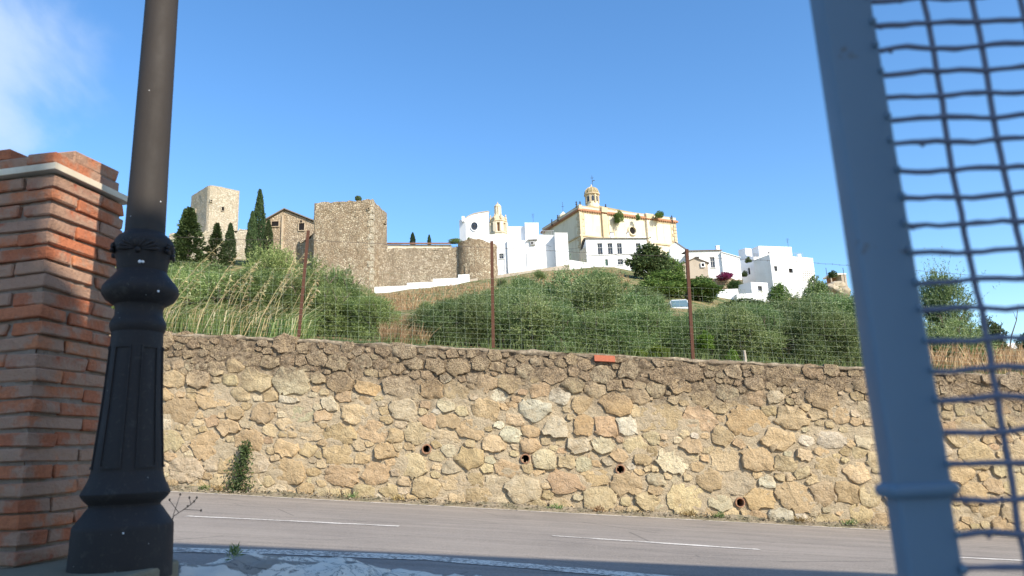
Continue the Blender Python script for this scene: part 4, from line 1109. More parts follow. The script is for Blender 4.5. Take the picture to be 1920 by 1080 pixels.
def thicket_label(Y, px):
    row = {15.5: 'just behind the fence', 24: 'behind the reeds', 40: 'up the slope'}[Y]
    for lim, w in ((350, 'hidden by the lamp post'), (410, 'below the keep'), (470, 'below the slim cypress'), (540, 'below the gabled ruin'), (620, 'by the left fence post'), (9999, 'below the brown square tower')):
        if px < lim: return unique('leafy shrub ' + row + ' ' + w)
for Y, p0, p1, st in ((14.2, 790, 1640, 52), (17, 860, 1600, 95), (23, 900, 1640, 110), (34, 930, 1640, 110), (48, 930, 1660, 85), (68, 940, 1680, 80), (92, 960, 1260, 80)):
    px = p0 + ur.uniform(0, 30)
    while px < p1:
        h = ur.uniform(1.2, 2.3) * (0.52 if Y < 15 else 0.85 if Y == 17 else 1.0); b_ = gpt(px, Y); h = under(px, b_, h); top = b_ + V(0, 0, h); q = depth_of(top); py = 540 - FPX * top.dot(UPV) / q
        if not (Y > 60 and 1235 < px < 1315) and not (40 < Y < 60 and 1240 < px < 1310):
            tree('olive_tree', slope_label(Y, px), 'olive tree', px, py, Y, h * ur.uniform(1.1, 1.5) * FPX / Y, MAT['olive'], OLIVE, 'olive bushes in rows on the slope')
        px += st * ur.uniform(0.75, 1.3)
for lab, px, Y, h in (('low olive bush on the bare slope under the first white wall steps', 800, 50, 1.3), ('low olive bush on the slope under the stepped wall and bastion', 842, 55, 1.5), ('olive bush on the slope just below the bastion foot', 885, 62, 1.6), ('small bush on the crest below the red shuttered window', 940, 100, 1.5), ('grey bush on the crest under the long white front', 1010, 105, 1.8),
                      ('bush on the far left bank behind the brick pillar', 60, 22, 2.2), ('taller bush on the far left bank behind the brick pillar', 130, 26, 2.8), ('bush at the left picture edge behind the brick pillar', -40, 24, 2.4), ('outlying bush left of the brick pillar beyond the frame', -150, 24, 2.6)):
    b_ = gpt(px, Y); top = b_ + V(0, 0, h); tree('olive_tree', lab, 'olive tree', px, 540 - FPX * top.dot(UPV) / depth_of(top), Y, h * 1.35 * FPX / Y, MAT['olive'], OLIVE, 'olive bushes in rows on the slope')
for Y, p0, p1, st in ((15.5, 300, 720, 70), (24, 280, 700, 80), (40, 260, 690, 70)):
    px = p0 + ur.uniform(0, 20)
    while px < p1:
        h = ur.uniform(1.6, 2.3) * (0.7 if Y < 16 else 1.0); b_ = gpt(px, Y); h = under(px, b_, h); top = b_ + V(0, 0, h); q = depth_of(top); py = 540 - FPX * top.dot(UPV) / q
        tree('leafy_shrub', thicket_label(Y, px), 'shrub', px, py, Y, h * ur.uniform(1.1, 1.4) * FPX / Y, MAT['shrub'], SHRUB, 'shrub thicket behind the reeds')
        px += st * ur.uniform(0.75, 1.3)
# trees up in the town
tree('leafy_tree', 'dark green leafy tree in front of the church end', 'tree', 1222, 458, 112, 105, MAT['dark_leaf'], FAR)
tree('leafy_tree', 'lighter green tree behind the dark one by the church', 'tree', 1255, 470, 116, 70, MAT['mid_leaf'], FAR)
tree('leafy_tree', 'green bush below the dark tree, left of the right post', 'bush', 1245, 508, 88, 130, MAT['mid_leaf'], FAR)
tree('garden_bush', 'green garden bush below the grey shed', 'bush', 1312, 520, 90, 100, MAT['mid_leaf'], FAR)
tree('garden_bush', 'dark hedge bush left of the small white house', 'bush', 1390, 560, 88, 90, MAT['dark_leaf'], FAR)
tree('garden_bush', 'bright green bush right of the small white house', 'bush', 1462, 530, 100, 55, MAT['mid_leaf'], FAR)
tree('garden_bush', 'climbing green bush at the corner of the large white house', 'bush', 1532, 512, 112, 50, MAT['olive'], FAR)
tree('garden_bush', 'dark bush beside the ruined hut on the skyline', 'bush', 1562, 506, 124, 20, MAT['dark_leaf'], FAR, trunk=False, base=520)
tree('garden_bush', 'shaded bush along the garden terrace wall', 'bush', 1380, 524, 117, 34, MAT['dark_leaf'], FAR, trunk=False, base=545)
tree('bougainvillea', 'pink flowering bougainvillea on the terrace of the white house', 'shrub', 1360, 508, 118, 34, MAT['pink'], FAR, trunk=False, base=524)
tree('leafy_tree', 'dark round tree far right seen through the gate mesh', 'tree', 1868, 590, 60, 62, MAT['dark_leaf'], FAR)
tree('leafy_tree', 'small dark tree at the right picture edge', 'tree', 1935, 618, 70, 50, MAT['dark_leaf'], FAR)
# cypresses and conifers by the castle
def cypress_mesh(name, seed, n=2600, per=5, loose=0.0, cone=False):
    r = np.random.default_rng(seed); z = r.uniform(0.0, 1.0, n) ** 0.9
    wmax = np.interp(z, [0, 0.08, 0.35, 0.7, 0.92, 1.0], [0.55, 0.9, 1.0, 0.66, 0.25, 0.03])
    if cone: wmax = np.interp(z, [0, 0.08, 0.3, 0.6, 0.85, 1.0], [0.8, 1.0, 0.9, 0.55, 0.2, 0.02]) * (0.75 + 0.35 * np.abs(np.sin(z * 19)))
    a = r.uniform(0, 2 * np.pi, n); lump = 1 + (0.16 + loose * 0.6) * np.sin(a * 3 + z * 23 + seed) + loose * 0.5 * np.sin(z * 47 + a * 2)
    rr_ = 0.5 * wmax * lump * r.uniform(0.55, 1.0, n) ** 0.5
    base = np.stack([rr_ * np.cos(a), rr_ * np.sin(a), z], 1); base = np.repeat(base, per, 0)
    nn = n * per; d = np.stack([np.cos(np.repeat(a, per)) * (0.45 + loose * 2), np.sin(np.repeat(a, per)) * (0.45 + loose * 2), np.full(nn, 1.0 - loose)], 1) + r.normal(size=(nn, 3)) * 0.35
    base = base + r.normal(size=(nn, 3)) * np.array([0.03, 0.03, 0.008])
    d = unit(d) * np.array([1, 1, 0.25])                       # the mesh is stretched upwards when placed
    tip = base + d * 0.10 * r.uniform(0.6, 1.2, (nn, 1)); s_ = unit(np.cross(d, r.normal(size=(nn, 3)))) * np.array([1, 1, 0.3]) * 0.028
    mid = base * 0.5 + tip * 0.5
    return np_mesh(name, np.stack([base, mid - s_, tip, mid + s_], 1).reshape(-1, 3), 4)
CYP = [cypress_mesh('cypress_crown', 5), cypress_mesh('cypress_crown', 9)]; CON = [cypress_mesh('conifer_crown', 14, 2000, 5, 0.30, True)]
for m in CYP + CON: m.materials.append(MAT['cypress'])
def cypress(label, px, py_top, py_bot, Y, w_px, con=False):
    b_ = at(px, py_bot, Y); top = at(px, py_top, Y); w = w_px * depth_of(b_) / FPX; h = top.z - b_.z
    t = thing('cypress_tree', label, 'cypress', 'dark conifers by the castle', loc=b_)
    o = bpy.data.objects.new('crown', vr.choice(CON if con else CYP)); COL.objects.link(o); o.parent = t; o.scale = (w, w, h)
    o.rotation_euler = (0, 0, vr.uniform(0, 6))
    mb = MB(); mb.tube([V(0, 0, -3), V(0, 0, h * 0.3), V(0, 0, h * 0.8)], [0.25, 0.18, 0.05], 7); mb.build('trunk', MAT['bark'], t)
cypress('tallest pointed cypress between keep and gabled ruin', 483, 358, 490, 138, 25)
cypress('slimmer cypress leaning against the tallest one', 470, 398, 490, 136, 20)
cypress('small cypress tip in front of the gabled ruin', 502, 413, 470, 130, 17)
cypress('slim cypress in front of the keep', 429, 420, 500, 132, 22)
cypress('ragged dark conifer left of the slim cypress, below the keep', 403, 420, 505, 130, 36, True)
cypress('broad ragged conifer beside the lamp post pole', 350, 392, 510, 128, 62, True)
cypress('pointed dark tree tip rising at the left of the broad conifer', 341, 394, 500, 130, 26)
cypress('tiny distant cypress above the long tiled roof, left one', 774, 436, 460, 185, 10)
cypress('tiny distant cypress above the long tiled roof, right one', 805, 440, 460, 185, 7)
# reeds with dry stalks behind the left end of the fence
def blades(n, x0, x1, y0, y1, h0, h1, lean, seed, w=0.012, curve=0.35, zf=None):
    r = np.random.default_rng(seed); V_ = []
    for _ in range(n):
        x = r.uniform(x0, x1); y = r.uniform(y0, y1); z = (zf or ground)(x, y) - 0.03; h = r.uniform(h0, h1)
        lx, ly = r.normal(lean, 0.22) * h, r.normal(-0.05, 0.15) * h; cu = r.uniform(0.2, 1) * curve * h
        ww = w * r.uniform(0.6, 1.3); dx = ww * r.choice([-1, 1])
        p0 = np.array([x, y, z]); p1 = p0 + np.array([lx * 0.35, ly * 0.35, h * 0.55]); p2 = p0 + np.array([lx + np.sign(lx) * cu, ly, h * r.uniform(0.80, 1.0) - cu * 0.5])
        s_ = np.array([dx, r.uniform(-.3, .3) * ww, 0])
        V_ += [p0 - s_, p0 + s_, p1 + s_ * .9, p1 - s_ * .9, p1 - s_ * .9, p1 + s_ * .9, p2 + s_ * .1, p2 - s_ * .1]
    return np_mesh('blades', np.array(V_), 4)
def px_x(px, Y): return gpt(px, Y).x
reed_specs = [('clump of tall green reeds beside the lamp post', 300, 380), ('clump of tall reeds with pale plumes left of the fence post', 380, 450), ('clump of reeds with long leaning straw stalks', 440, 520), ('thin clump of reeds close to the left rusty post', 520, 570)]
for k, (lab, a, b_) in enumerate(reed_specs):
    t = thing('reed_clump', lab, 'reeds', 'reeds behind the fence')
    x0, x1 = px_x(a, 13.5), px_x(b_, 13.5)
    link(blades(330, x0, x1, 12.75, 14.2, 0.2, 0.75, 0.20, 300 + k, 0.008, 0.5), 'green_blades', MAT['green_blade'], t)
    link(blades(80, x0, x1, 12.7, 14.0, 0.25, 0.9, 0.32, 320 + k, 0.006, 0.35), 'dry_blades', MAT['straw'], t)
    r = random.Random(340 + k)
    for q in range((6, 6, 7, 3)[k]):
        x = r.uniform(x0, x1); y = r.uniform(12.7, 13.8); h = r.uniform(1.0, 1.75); ln = r.uniform(0.22, 0.75)
        p = V(x, y, ground(x, y) - .03); pts = [p + V(ln * h * (s_ ** 1.4), -0.05 * s_, h * s_ * (1 - 0.08 * s_)) for s_ in (0, .25, .5, .75, 1)]
        st = MB().tube(pts, [0.007, 0.006, 0.005, 0.004, 0.002], 5).build('dry_stalk', MAT['straw'], t)
        rg = np.random.default_rng(r.randrange(9999)); n = 45
        tt = 0.55 + 0.45 * (np.arange(n) + rg.uniform(0, 1, n)) / n; P3 = np.array([list(pts[2].lerp(pts[4], (u - .5) * 2)) for u in tt])
        d = rg.normal(size=(n, 3)) * 0.6 + np.array([0.6, 0, 0.5])
        link(np_mesh('plume', leaves(P3, d, rg.uniform(0.04, 0.11, n), rg.uniform(0.010, 0.02, n), rg, 0.3), 4), 'plume', MAT['straw'], st)
# dry grass on the slope (gap between the bushes, crest below the town, far right) and along the coping
def dry(name, lab, n, pa, pb, Ya, Yb, h0, h1, seed, w, mat='dry_grass'):
    r = np.random.default_rng(seed); V_ = []
    for _ in range(n):
        Y = math.exp(r.uniform(math.log(Ya), math.log(Yb))); px = r.uniform(pa, pb); p = np.array(gpt(px, Y)); h = r.uniform(h0, h1); ww = w * r.uniform(.6, 1.3)
        l = np.array([r.normal(0.1, .3) * h, r.normal(0, .3) * h, h]); s_ = np.array([ww, r.uniform(-.5, .5) * ww, 0]); p[2] -= 0.05 * h
        V_ += [p - s_, p + s_, p + l * .6 + s_ * .6, p + l * .6 - s_ * .6, p + l * .6 - s_ * .6, p + l * .6 + s_ * .6, p + l + s_ * .1 + np.array([l[0] * .3, 0, 0]), p + l - s_ * .1 + np.array([l[0] * .3, 0, 0])]
    tag(link(np_mesh(name, np.array(V_), 4), name, MAT[mat]), lab, 'grass', kind='stuff')
dry('dry_grass', 'ochre dry grass in the gap between the bushes', 4200, 715, 800, 13.2, 45, 0.15, 0.45, 1, 0.010)
dry('slope_grass', 'dry grass on the crest below the stepped white wall', 3600, 690, 1180, 70, 116, 0.3, 0.8, 2, 0.05)
dry('bank_grass', 'dry yellow grass on the bank seen through the gate mesh', 5200, 1700, 2010, 13, 60, 0.3, 0.7, 3, 0.014)
dry('wall_top_grass', 'short grass tufts along the top of the stone wall', 1500, 300, 1960, 12.45, 13.2, 0.06, 0.28, 4, 0.006, 'green_blade')
# bare sapling at the far right
sap = thing('bare_sapling', 'thin bare leafless sapling seen through the gate mesh', 'sapling', loc=None)
MB().tube([at(1893, 655, 16), at(1897, 628, 16), at(1906, 600, 16), at(1909, 570, 16)], [0.016, 0.013, 0.009, 0.004], 6).build('stem', MAT['twig'], sap)
MB().tube([at(1906, 600, 16), at(1900, 585, 16)], [0.007, 0.003], 5).build('branch', MAT['twig'], sap)
# caper plant hanging in the crack of the wall, weeds at the wall foot and by the kerb
cap = thing('wall_plant', 'small dark green plant growing from the crack in the stone wall', 'plant')
rg = np.random.default_rng(12); n = 900
t_ = rg.uniform(0, 1, n); px_ = 462 - 18 * t_ + rg.normal(0, 5 + 9 * t_); py_ = 832 + 90 * t_ + rg.normal(0, 5, n)
B = np.array([list(at(a, min(b_, 921), 11.93 - abs(rg.normal(0, .04)))) for a, b_ in zip(px_, py_)])
link(np_mesh('foliage', leaves(B, rg.normal(size=(n, 3)) + np.array([0, -.6, -.3]), rg.uniform(.03, .075, n), rg.uniform(.015, .032, n), rg), 4), 'foliage', MAT['dark_leaf'], cap)
MB().tube([at(468, 825, 11.97), at(462, 850, 11.93), at(455, 885, 11.93), at(450, 918, 11.95)], [0.01, 0.008, 0.007, 0.006], 5).build('stem', MAT['bark'], cap)
rw = random.Random(5)
for k, (px, sc) in enumerate(((745, 1.0), (1043, 0.9), (1290, 1.1), (1348, 1.0), (1500, 1.2), (660, .7), (1120, .8), (1590, 1.0), (405, 1.0), (380, .8))):
    x = at(px, 950, 11.85).x; wn = ['beside', 'near', 'under']; rg = np.random.default_rng(50 + k); n = 110
    B = np.array([x, 11.88, road_z(x) + 0.05]) + rg.normal(size=(n, 3)) * np.array([0.055 * sc, 0.02, 0.02])
    d = rg.normal(size=(n, 3)) * np.array([.8, .5, .4]) + np.array([0, -.2, .8])
    o = link(np_mesh('verge_weed', leaves(B, d, rg.uniform(.03, .10, n) * sc, rg.uniform(.006, .016, n), rg), 4), 'verge_weed', MAT['olive' if k % 2 else 'dry_grass'])
    labs = ['weed at the wall foot, left of the two middle drains', 'weed tuft at the wall foot below the middle drain', 'weed tuft at the wall foot left of the lowest drain', 'weed tuft right under the lowest drain pipe', 'weed tuft at the wall foot midway between lowest drain and gate', 'small weed at the wall foot right of the wall plant', 'small weed at the wall foot left of the third drain', 'weed tuft at the wall foot nearest the gate post', 'weed beside the foot of the hanging wall plant', 'weed at the wall foot nearest the lamp post']
    tag(o, labs[k], 'weed', 'weeds along the foot of the wall', 'thing')
p = at(440, 1040, 3.3); rg = np.random.default_rng(3); n = 60
tag(link(np_mesh('kerb_weed', leaves(np.array(p) + rg.normal(size=(n, 3)) * .012, rg.normal(size=(n, 3)) + np.array([0, 0, 1.0]), rg.uniform(.02, .06, n), rg.uniform(.004, .008, n), rg), 4), 'kerb_weed', MAT['olive']), 'small grey-green weed growing on the whitewashed kerb', 'weed', kind='thing')

# ================================================================== THE TOWN ON THE HILL
def down(p, z): return V(p.x, p.y, z)
def rough_walls(pts, z0, z1, step=0.7, amp=0.12, jag=0.25, seed=1.0, edges=None):
    """upright stone walls over a footprint, uneven faces and a broken top edge"""
    mb = MB(); n = len(pts)
    z1s = z1 if isinstance(z1, (list, tuple)) else [z1] * n
    def topz(x, y, z): return z + jag * (fbm(x * 0.5, y * 0.5, seed, 4) + 0.5 * round(fbm(x * 0.9, y * 0.9, seed + 5, 2) * 1.5)) - jag * 0.3
    for e in range(n) if edges is None else edges:
        A, B = pts[e], pts[(e + 1) % n]; za, zb = z1s[e], z1s[(e + 1) % n]; ln = math.hypot(B.x - A.x, B.y - A.y)
        nr = V(B.y - A.y, A.x - B.x, 0).normalized(); nu = max(3, int(ln / step)); nv = max(4, int((max(za, zb) - z0) / step))
        P = []
        for i in range(nu + 1):
            t = i / nu; x = A.x + (B.x - A.x) * t; y = A.y + (B.y - A.y) * t; zt = topz(x, y, za + (zb - za) * t)
            for j in range(nv + 1):
                z = z0 + (zt - z0) * j / nv; edge_ = 0.0 if i in (0, nu) else 1.0
                k = amp * (fbm(x * 0.7, y * 0.7 + 9, z * 0.7 + seed, 3)) * edge_
                P.append((x + nr.x * k, y + nr.y * k, z))
        w = nv + 1
        mb.add(P, [(i * w + j, (i + 1) * w + j, (i + 1) * w + j + 1, i * w + j + 1) for i in range(nu) for j in range(nv)])
    if edges is None: mb.poly([V(p.x, p.y, z - 0.5) for p, z in zip(pts, z1s)])
    return mb
def quad_from(p0, pl, pr_):
    """footprint left-end, near corner, right-end, far corner"""
    return [pl, p0, pr_, V(pl.x + pr_.x - p0.x, pl.y + pr_.y - p0.y, p0.z)]
def wall_box(px_c, py_c, Y, px_l, py_l, px_r, py_r):
    p0 = at(px_c, py_c, Y); return quad_from(p0, atz(px_l, py_l, p0.z), atz(px_r, py_r, p0.z)), p0.z
def fillet(pts, r):
    out = []; n = len(pts)
    for i in range(n):
        p = pts[i]; a = (pts[i - 1] - p); b_ = (pts[(i + 1) % n] - p); a.z = b_.z = 0; a.normalize(); b_.normalize()
        out += [p + a * r, p + (a + b_) * r * 0.30, p + b_ * r]
    return out
def walls_with_holes(mb, A, B, z0, z1a, z1b, holes_, depth):
    """upright wall A->B (outside on the right of travel reversed), with rectangular recesses (u0,u1,za,zb)"""
    ln = math.hypot(B.x - A.x, B.y - A.y); d = V((B.x - A.x) / ln, (B.y - A.y) / ln, 0); nr = V(d.y, -d.x, 0)
    us = sorted({0.0, ln, *[h[0] for h in holes_], *[h[1] for h in holes_]})
    def top(u): return z1a + (z1b - z1a) * u / ln
    def P(u, z, o=0.0): return V(A.x + d.x * u, A.y + d.y * u, z) - nr * o
    for u0, u1 in zip(us[:-1], us[1:]):
        hh = sorted([h for h in holes_ if h[0] <= u0 + 1e-6 and h[1] >= u1 - 1e-6], key=lambda h: h[2]); z = z0
        for h in hh:
            mb.quad(P(u0, z), P(u1, z), P(u1, h[2]), P(u0, h[2])); z = h[3]
        mb.quad(P(u0, z), P(u1, z), P(u1, top(u1)), P(u0, top(u0)))
    for u0, u1, za, zb in holes_:
        mb.quad(P(u0, za), P(u0, za, depth), P(u0, zb, depth), P(u0, zb)); mb.quad(P(u1, za), P(u1, zb), P(u1, zb, depth), P(u1, za, depth))
        mb.quad(P(u0, za), P(u1, za), P(u1, za, depth), P(u0, za, depth)); mb.quad(P(u0, zb), P(u0, zb, depth), P(u1, zb, depth), P(u1, zb))
        mb.quad(P(u0, za, depth), P(u1, za, depth), P(u1, zb, depth), P(u0, zb, depth))
    return d, nr
def add_window(parent, A, d, nr, hole, depth, style):
    u0, u1, za, zb = hole; w = u1 - u0; h = zb - za
    def P(u, z, o): return V(A.x + d.x * u, A.y + d.y * u, z) - nr * o
    uc, zc_ = (u0 + u1) / 2, (za + zb) / 2
    if style == 'door':
        MB().box(P(uc, zc_, depth - 0.04), d * (w / 2 - 0.01), nr * 0.03, V(0, 0, h / 2 - 0.01)).build('door', MAT['green_door'], parent); return
    if style == 'void':
        MB().box(P(uc, zc_, depth - 0.02), d * (w / 2 - 0.01), nr * 0.012, V(0, 0, h / 2 - 0.01)).build('shade_panel', MAT['dark'], parent); return  # near-black panel painted for the shade inside the recess
    fr_ = MB(); t = 0.055; fm = MAT['frame_white' if style != 'dark' else 'frame_dark']
    for uu in (u0 + t, uc, u1 - t): fr_.box(P(uu, zc_, depth - 0.06), d * t * (0.6 if uu == uc else 1), nr * 0.03, V(0, 0, h / 2 - 0.01))
    for zz in (za + t, zc_ + h * 0.12, zb - t): fr_.box(P(uc, zz, depth - 0.062), d * (w / 2 - 0.012), nr * 0.028, V(0, 0, t * 0.8))
    win = fr_.build('window', fm, parent)
    MB().box(P(uc, zc_, depth - 0.02), d * (w / 2 - 0.01), nr * 0.012, V(0, 0, h / 2 - 0.012)).build('pane', MAT['glass'], win)
    MB().box(P(uc, za - 0.05, -0.06), d * (w / 2 + 0.12), nr * 0.10, V(0, 0, 0.045)).build('sill', MAT['white_plaster'], win)
    if style == 'grille':
        k = max(3, int(w / 0.28))
        for i in range(1, k): MB().tube([P(u0 + w * i / k, za + 0.02, -0.05), P(u0 + w * i / k, zb - 0.02, -0.05)], 0.022, 5).build('grille_bar', MAT['grille'], win)
        for f in (0.12, 0.5, 0.88): MB().tube([P(u0, za + h * f, -0.05), P(u1, za + h * f, -0.05)], 0.022, 5).build('grille_bar', MAT['grille'], win)
def house_walls(parent, pts, z0, z1, mat, wins=(), depth=0.28, cap=True, name='wall'):
    """wins: (edge index, px0, py0, px1, py1, style) in picture pixels"""
    n = len(pts); z1s = z1 if isinstance(z1, (list, tuple)) else [z1] * n
    mb = MB(); todo = []
    for e in range(n):
        A, B = pts[e], pts[(e + 1) % n]; hs2 = []
        for (ei, xa, ya, xb, yb, st) in wins:
            if ei != e: continue
            ua, zb = xz_on(xa, ya, A, B); ub, za = xz_on(xb, yb, A, B); hs2.append((min(ua, ub), max(ua, ub), min(za, zb), max(za, zb), st))
        d, nr = walls_with_holes(mb, A, B, z0, z1s[e], z1s[(e + 1) % n], [h[:4] for h in hs2], depth)
        todo += [(A, d, nr, h) for h in hs2]
    if cap: mb.poly([V(p.x, p.y, z) for p, z in zip(pts, z1s)])
    o = mb.build(name, mat, parent, fix=False)
    for A, d, nr, h in todo: add_window(parent, A, d, nr, h[:4], depth, h[4])
    return o
def stuck_window(parent, A, B, xa, ya, xb, yb, surround, arch=False):
    """an old opening with a stone surround standing proud of a rough wall"""
    ua, zb = xz_on(xa, ya, A, B); ub, za = xz_on(xb, yb, A, B); ln = math.hypot(B.x - A.x, B.y - A.y); d = V((B.x - A.x) / ln, (B.y - A.y) / ln, 0); nr = V(d.y, -d.x, 0)
    uc, zc_ = (ua + ub) / 2, (za + zb) / 2; w, h = abs(ub - ua) / 2, abs(zb - za) / 2; c_ = V(A.x + d.x * uc, A.y + d.y * uc, zc_)
    s_ = 0.14; mb = MB()
    for sg in (-1, 1): mb.box(c_ + d * sg * (w + s_ / 2) + nr * 0.05, d * s_ / 2, nr * 0.2, V(0, 0, h + s_))
    for sg in (-1, 1): mb.box(c_ + V(0, 0, sg * (h + s_ / 2)) + nr * 0.052, d * w, nr * 0.2, V(0, 0, s_ / 2))
    o = mb.build('window', surround, parent); MB().box(c_ + nr * 0.10, d * w, nr * 0.02, V(0, 0, h)).build('shade_panel', MAT['dark'], o)  # near-black panel on the wall stands for the shade in a hole
def roof_slab(parent, pts, th, mat, name='roof'):
    return MB().slab(pts, V(0, 0, th)).build(name, mat, parent)

# ------------------------------------------------------------------ the keep
fp, zt = wall_box(393, 346, 165, 356, 369, 452, 358)
keep = thing('keep_tower', 'pale square castle keep on the left skyline', 'tower')
rough_walls(fillet(fp, 0.9), zt - 17, zt, 0.6, 0.10, 0.12, 2.0).build('wall', MAT['rubble_pale'], keep, angle=60)
stuck_window(keep, fp[1], fp[2], 415, 388, 419.5, 396, MAT['rubble_pale']); stuck_window(keep, fp[1], fp[2], 394, 375, 397, 378.5, MAT['rubble_pale'])
stuck_window(keep, fp[0], fp[1], 363, 396, 367, 408, MAT['rubble_pale'])
A, B = at(318, 436, 158), at(366, 432, 158); C = at(462, 428, 160)
base = thing('castle_wall', 'pale ruined castle wall at the foot of the keep', 'wall')
rough_walls([A, B, C, C + V(2, 4, 0), A + V(-2, 5, 0)], A.z - 14, [A.z, B.z, C.z, C.z, A.z], 0.7, 0.25, 1.1, 4.0).build('masonry', MAT['rubble_pale'], base, angle=60)
# ------------------------------------------------------------------ gabled ruin
gab = thing('gabled_house', 'old brown gabled stone house between cypress and square tower', 'house')
Yg = 141
a = at(481, 424, Yg); b_ = at(589, 416, Yg); ap = at(534, 394, Yg); back = V(3.0, 16, 0); zb = a.z - 14
mb = MB(); fr5 = [down(a, zb), down(b_, zb), b_, ap, a]; mb.slab(fr5, back); mb.build('wall', MAT['rubble_ruin'], gab)
for p, q in ((a, ap), (ap, b_)):
    ext = (p - ap if p is a else b_ - ap).normalized() * 0.5; up_ = V(0, 0, 0.1)
    if p is a: quadp = [a + ext + V(0, -0.5, 0), ap + V(0, -0.5, 0), ap + back, a + ext + back]
    else: quadp = [ap + V(0, -0.5, 0), b_ + ext + V(0, -0.5, 0), b_ + ext + back, ap + back]
    MB().slab([x + up_ for x in quadp], V(0, 0, 0.22)).build('roof', MAT['roof_grey'], gab)
stuck_window(gab, a, V(b_.x, a.y, 0), 510, 416, 523, 424.5, MAT['old_plaster']); stuck_window(gab, a, V(b_.x, a.y, 0), 561, 419, 571, 432, MAT['old_plaster'])
stuck_window(gab, a, V(b_.x, a.y, 0), 563, 414, 567, 418, MAT['old_plaster'])
p = at(531, 404, Yg); MB().abox(p.x - 0.18, p.x + 0.18, Yg - 0.35, Yg + 0.3, zb, p.z).build('buttress', MAT['old_plaster'], gab)
brk = thing('broken_wall', 'broken dark wall stump leaning against the brown square tower', 'wall')
a = at(556, 446, 134); b_ = at(590, 431, 130); rough_walls([a, b_, b_ + V(0.5, 3, 0), a + V(0, 3, 0)], a.z - 9, [a.z - 1.2, b_.z, b_.z, a.z], 0.5, 0.3, 1.2, 8).build('masonry', MAT['rubble_brown'], brk, angle=60)
# ------------------------------------------------------------------ square tower
fp, zt = wall_box(699, 373, 126, 588, 380, 726.5, 402)
tw2 = thing('square_tower', 'big brown rubble square castle tower left of centre', 'tower')
rough_walls(fillet(fp, 0.35), zt - 22, zt, 0.55, 0.22, 0.32, 12.0).build('wall', MAT['rubble_brown'], tw2, angle=60)
for k in range(13):                                                        # quoins of the near corner
    z = zt - 0.8 - k * 1.25; d1_ = (fp[0] - fp[1]).normalized(); d2_ = (fp[2] - fp[1]).normalized(); l1, l2 = (0.95, 0.5) if k % 2 else (0.5, 0.95)
    MB().box(V(fp[1].x, fp[1].y, z) + d1_ * (l1 / 2 - .05) + d2_ * (l2 / 2 - .05), d1_ * l1 / 2, d2_ * l2 / 2, V(0, 0, 0.52)).build('quoin', MAT['rubble_pale'], tw2)
stuck_window(tw2, fp[0], fp[1], 690.5, 390, 693, 393, MAT['rubble_brown']); stuck_window(tw2, fp[1], fp[2], 719.5, 414, 722, 420, MAT['rubble_brown'])
tree('roof_bush', 'little bush growing on top of the brown square tower', 'bush', 672, 366, 127.5, 16, MAT['olive'], FAR, trunk=False, base=376)
# ------------------------------------------------------------------ curtain wall and bastion
cw = thing('curtain_wall', 'grey-brown castle curtain wall right of the square tower', 'wall')
a = at(700, 465, 129); b_ = at(862, 462, 131); rough_walls([a, b_, b_ + V(0, 2.2, 0), a + V(0, 2.2, 0)], a.z - 12, a.z, 0.45, 0.22, 0.18, 15).build('masonry', MAT['rubble_grey'], cw, angle=60)
bas = thing('round_bastion', 'half-round brown castle bastion left of the white houses', 'bastion')
a = at(858, 453, 129.5); b_ = at(930, 462, 131); ctr = (a + b_) / 2 + V(0, 1.2, 0); rad_ = (b_ - a).length / 2
pts = [V(ctr.x - rad_ * math.cos(R_(w)), ctr.y - rad_ * 0.75 * math.sin(R_(w)), 0) for w in range(-12, 200, 16)]
pts += [pts[-1] + V(0, 3, 0), pts[0] + V(0, 3, 0)]
zs2 = [a.z + (0.25 if k < 8 else -0.12 * (k - 7)) for k in range(len(pts))]
rough_walls(pts, a.z - 13, zs2, 0.45, 0.20, 0.22, 18).build('masonry', MAT['rubble_brown'], bas, angle=60)
tree('roof_bush', 'dry bush on top of the castle bastion', 'bush', 853, 446, 131.5, 26, MAT['olive'], FAR, trunk=False, base=456)
tree('roof_bush', 'thin weed tuft on the bastion below the round window', 'bush', 880, 444, 131, 12, MAT['olive'], FAR, trunk=False, base=454)
# ------------------------------------------------------------------ long tiled building behind the curtain wall
lt = thing('tiled_building', 'long low cream building with red tiled roof behind the curtain wall', 'building')
a = at(722, 459, 150); b_ = at(846, 456, 152)
house_walls(lt, [a, b_, b_ + V(0, 7, 0), a + V(0, 7, 0)], a.z - 5, a.z, MAT['cream_plaster'])
MB().slab([a + V(-.5, -.5, 0.02), V(b_.x + .5, b_.y - .5, a.z + 0.02), V(b_.x + .5, b_.y + 3.5, a.z + 1.15), a + V(-.5, 3.5, 1.15)], V(0, 0, 0.18)).build('roof', MAT['tile'], lt)
for k in range(56):                                                        # rows of cover tiles
    t = k / 55; p = a.lerp(V(b_.x, b_.y, a.z), t); MB().tube([p + V(0, -.52, .24), p + V(0, 3.4, 1.36)], 0.09, 5).build('tile_row', MAT['tile'], lt)
# ------------------------------------------------------------------ stepped white wall and stone parapet
sw = thing('stepped_wall', 'low stepped white wall below the castle curtain wall', 'wall')
for k, (x0, x1, y) in enumerate(((702, 764, 538), (763, 812, 530.5), (812, 859, 523), (859, 880, 515))):
    p, q = at(x0, y, 124 + k * 0.8), at(x1, y, 124 + k * 0.8); MB().abox(p.x, q.x - 0.004, p.y, p.y + 0.5, p.z - 4.5, p.z).build('step_panel', MAT['white_plaster'], sw)
sp = thing('stone_parapet', 'low grey stone parapet below the white houses', 'wall')
a, b_ = at(879, 524, 128), at(1068, 496, 138); MB().prism([a, b_, b_ + V(0, .6, 0), a + V(0, .6, 0)], a.z - 4, [a.z, b_.z, b_.z, a.z]).build('masonry', MAT['parapet'], sp)
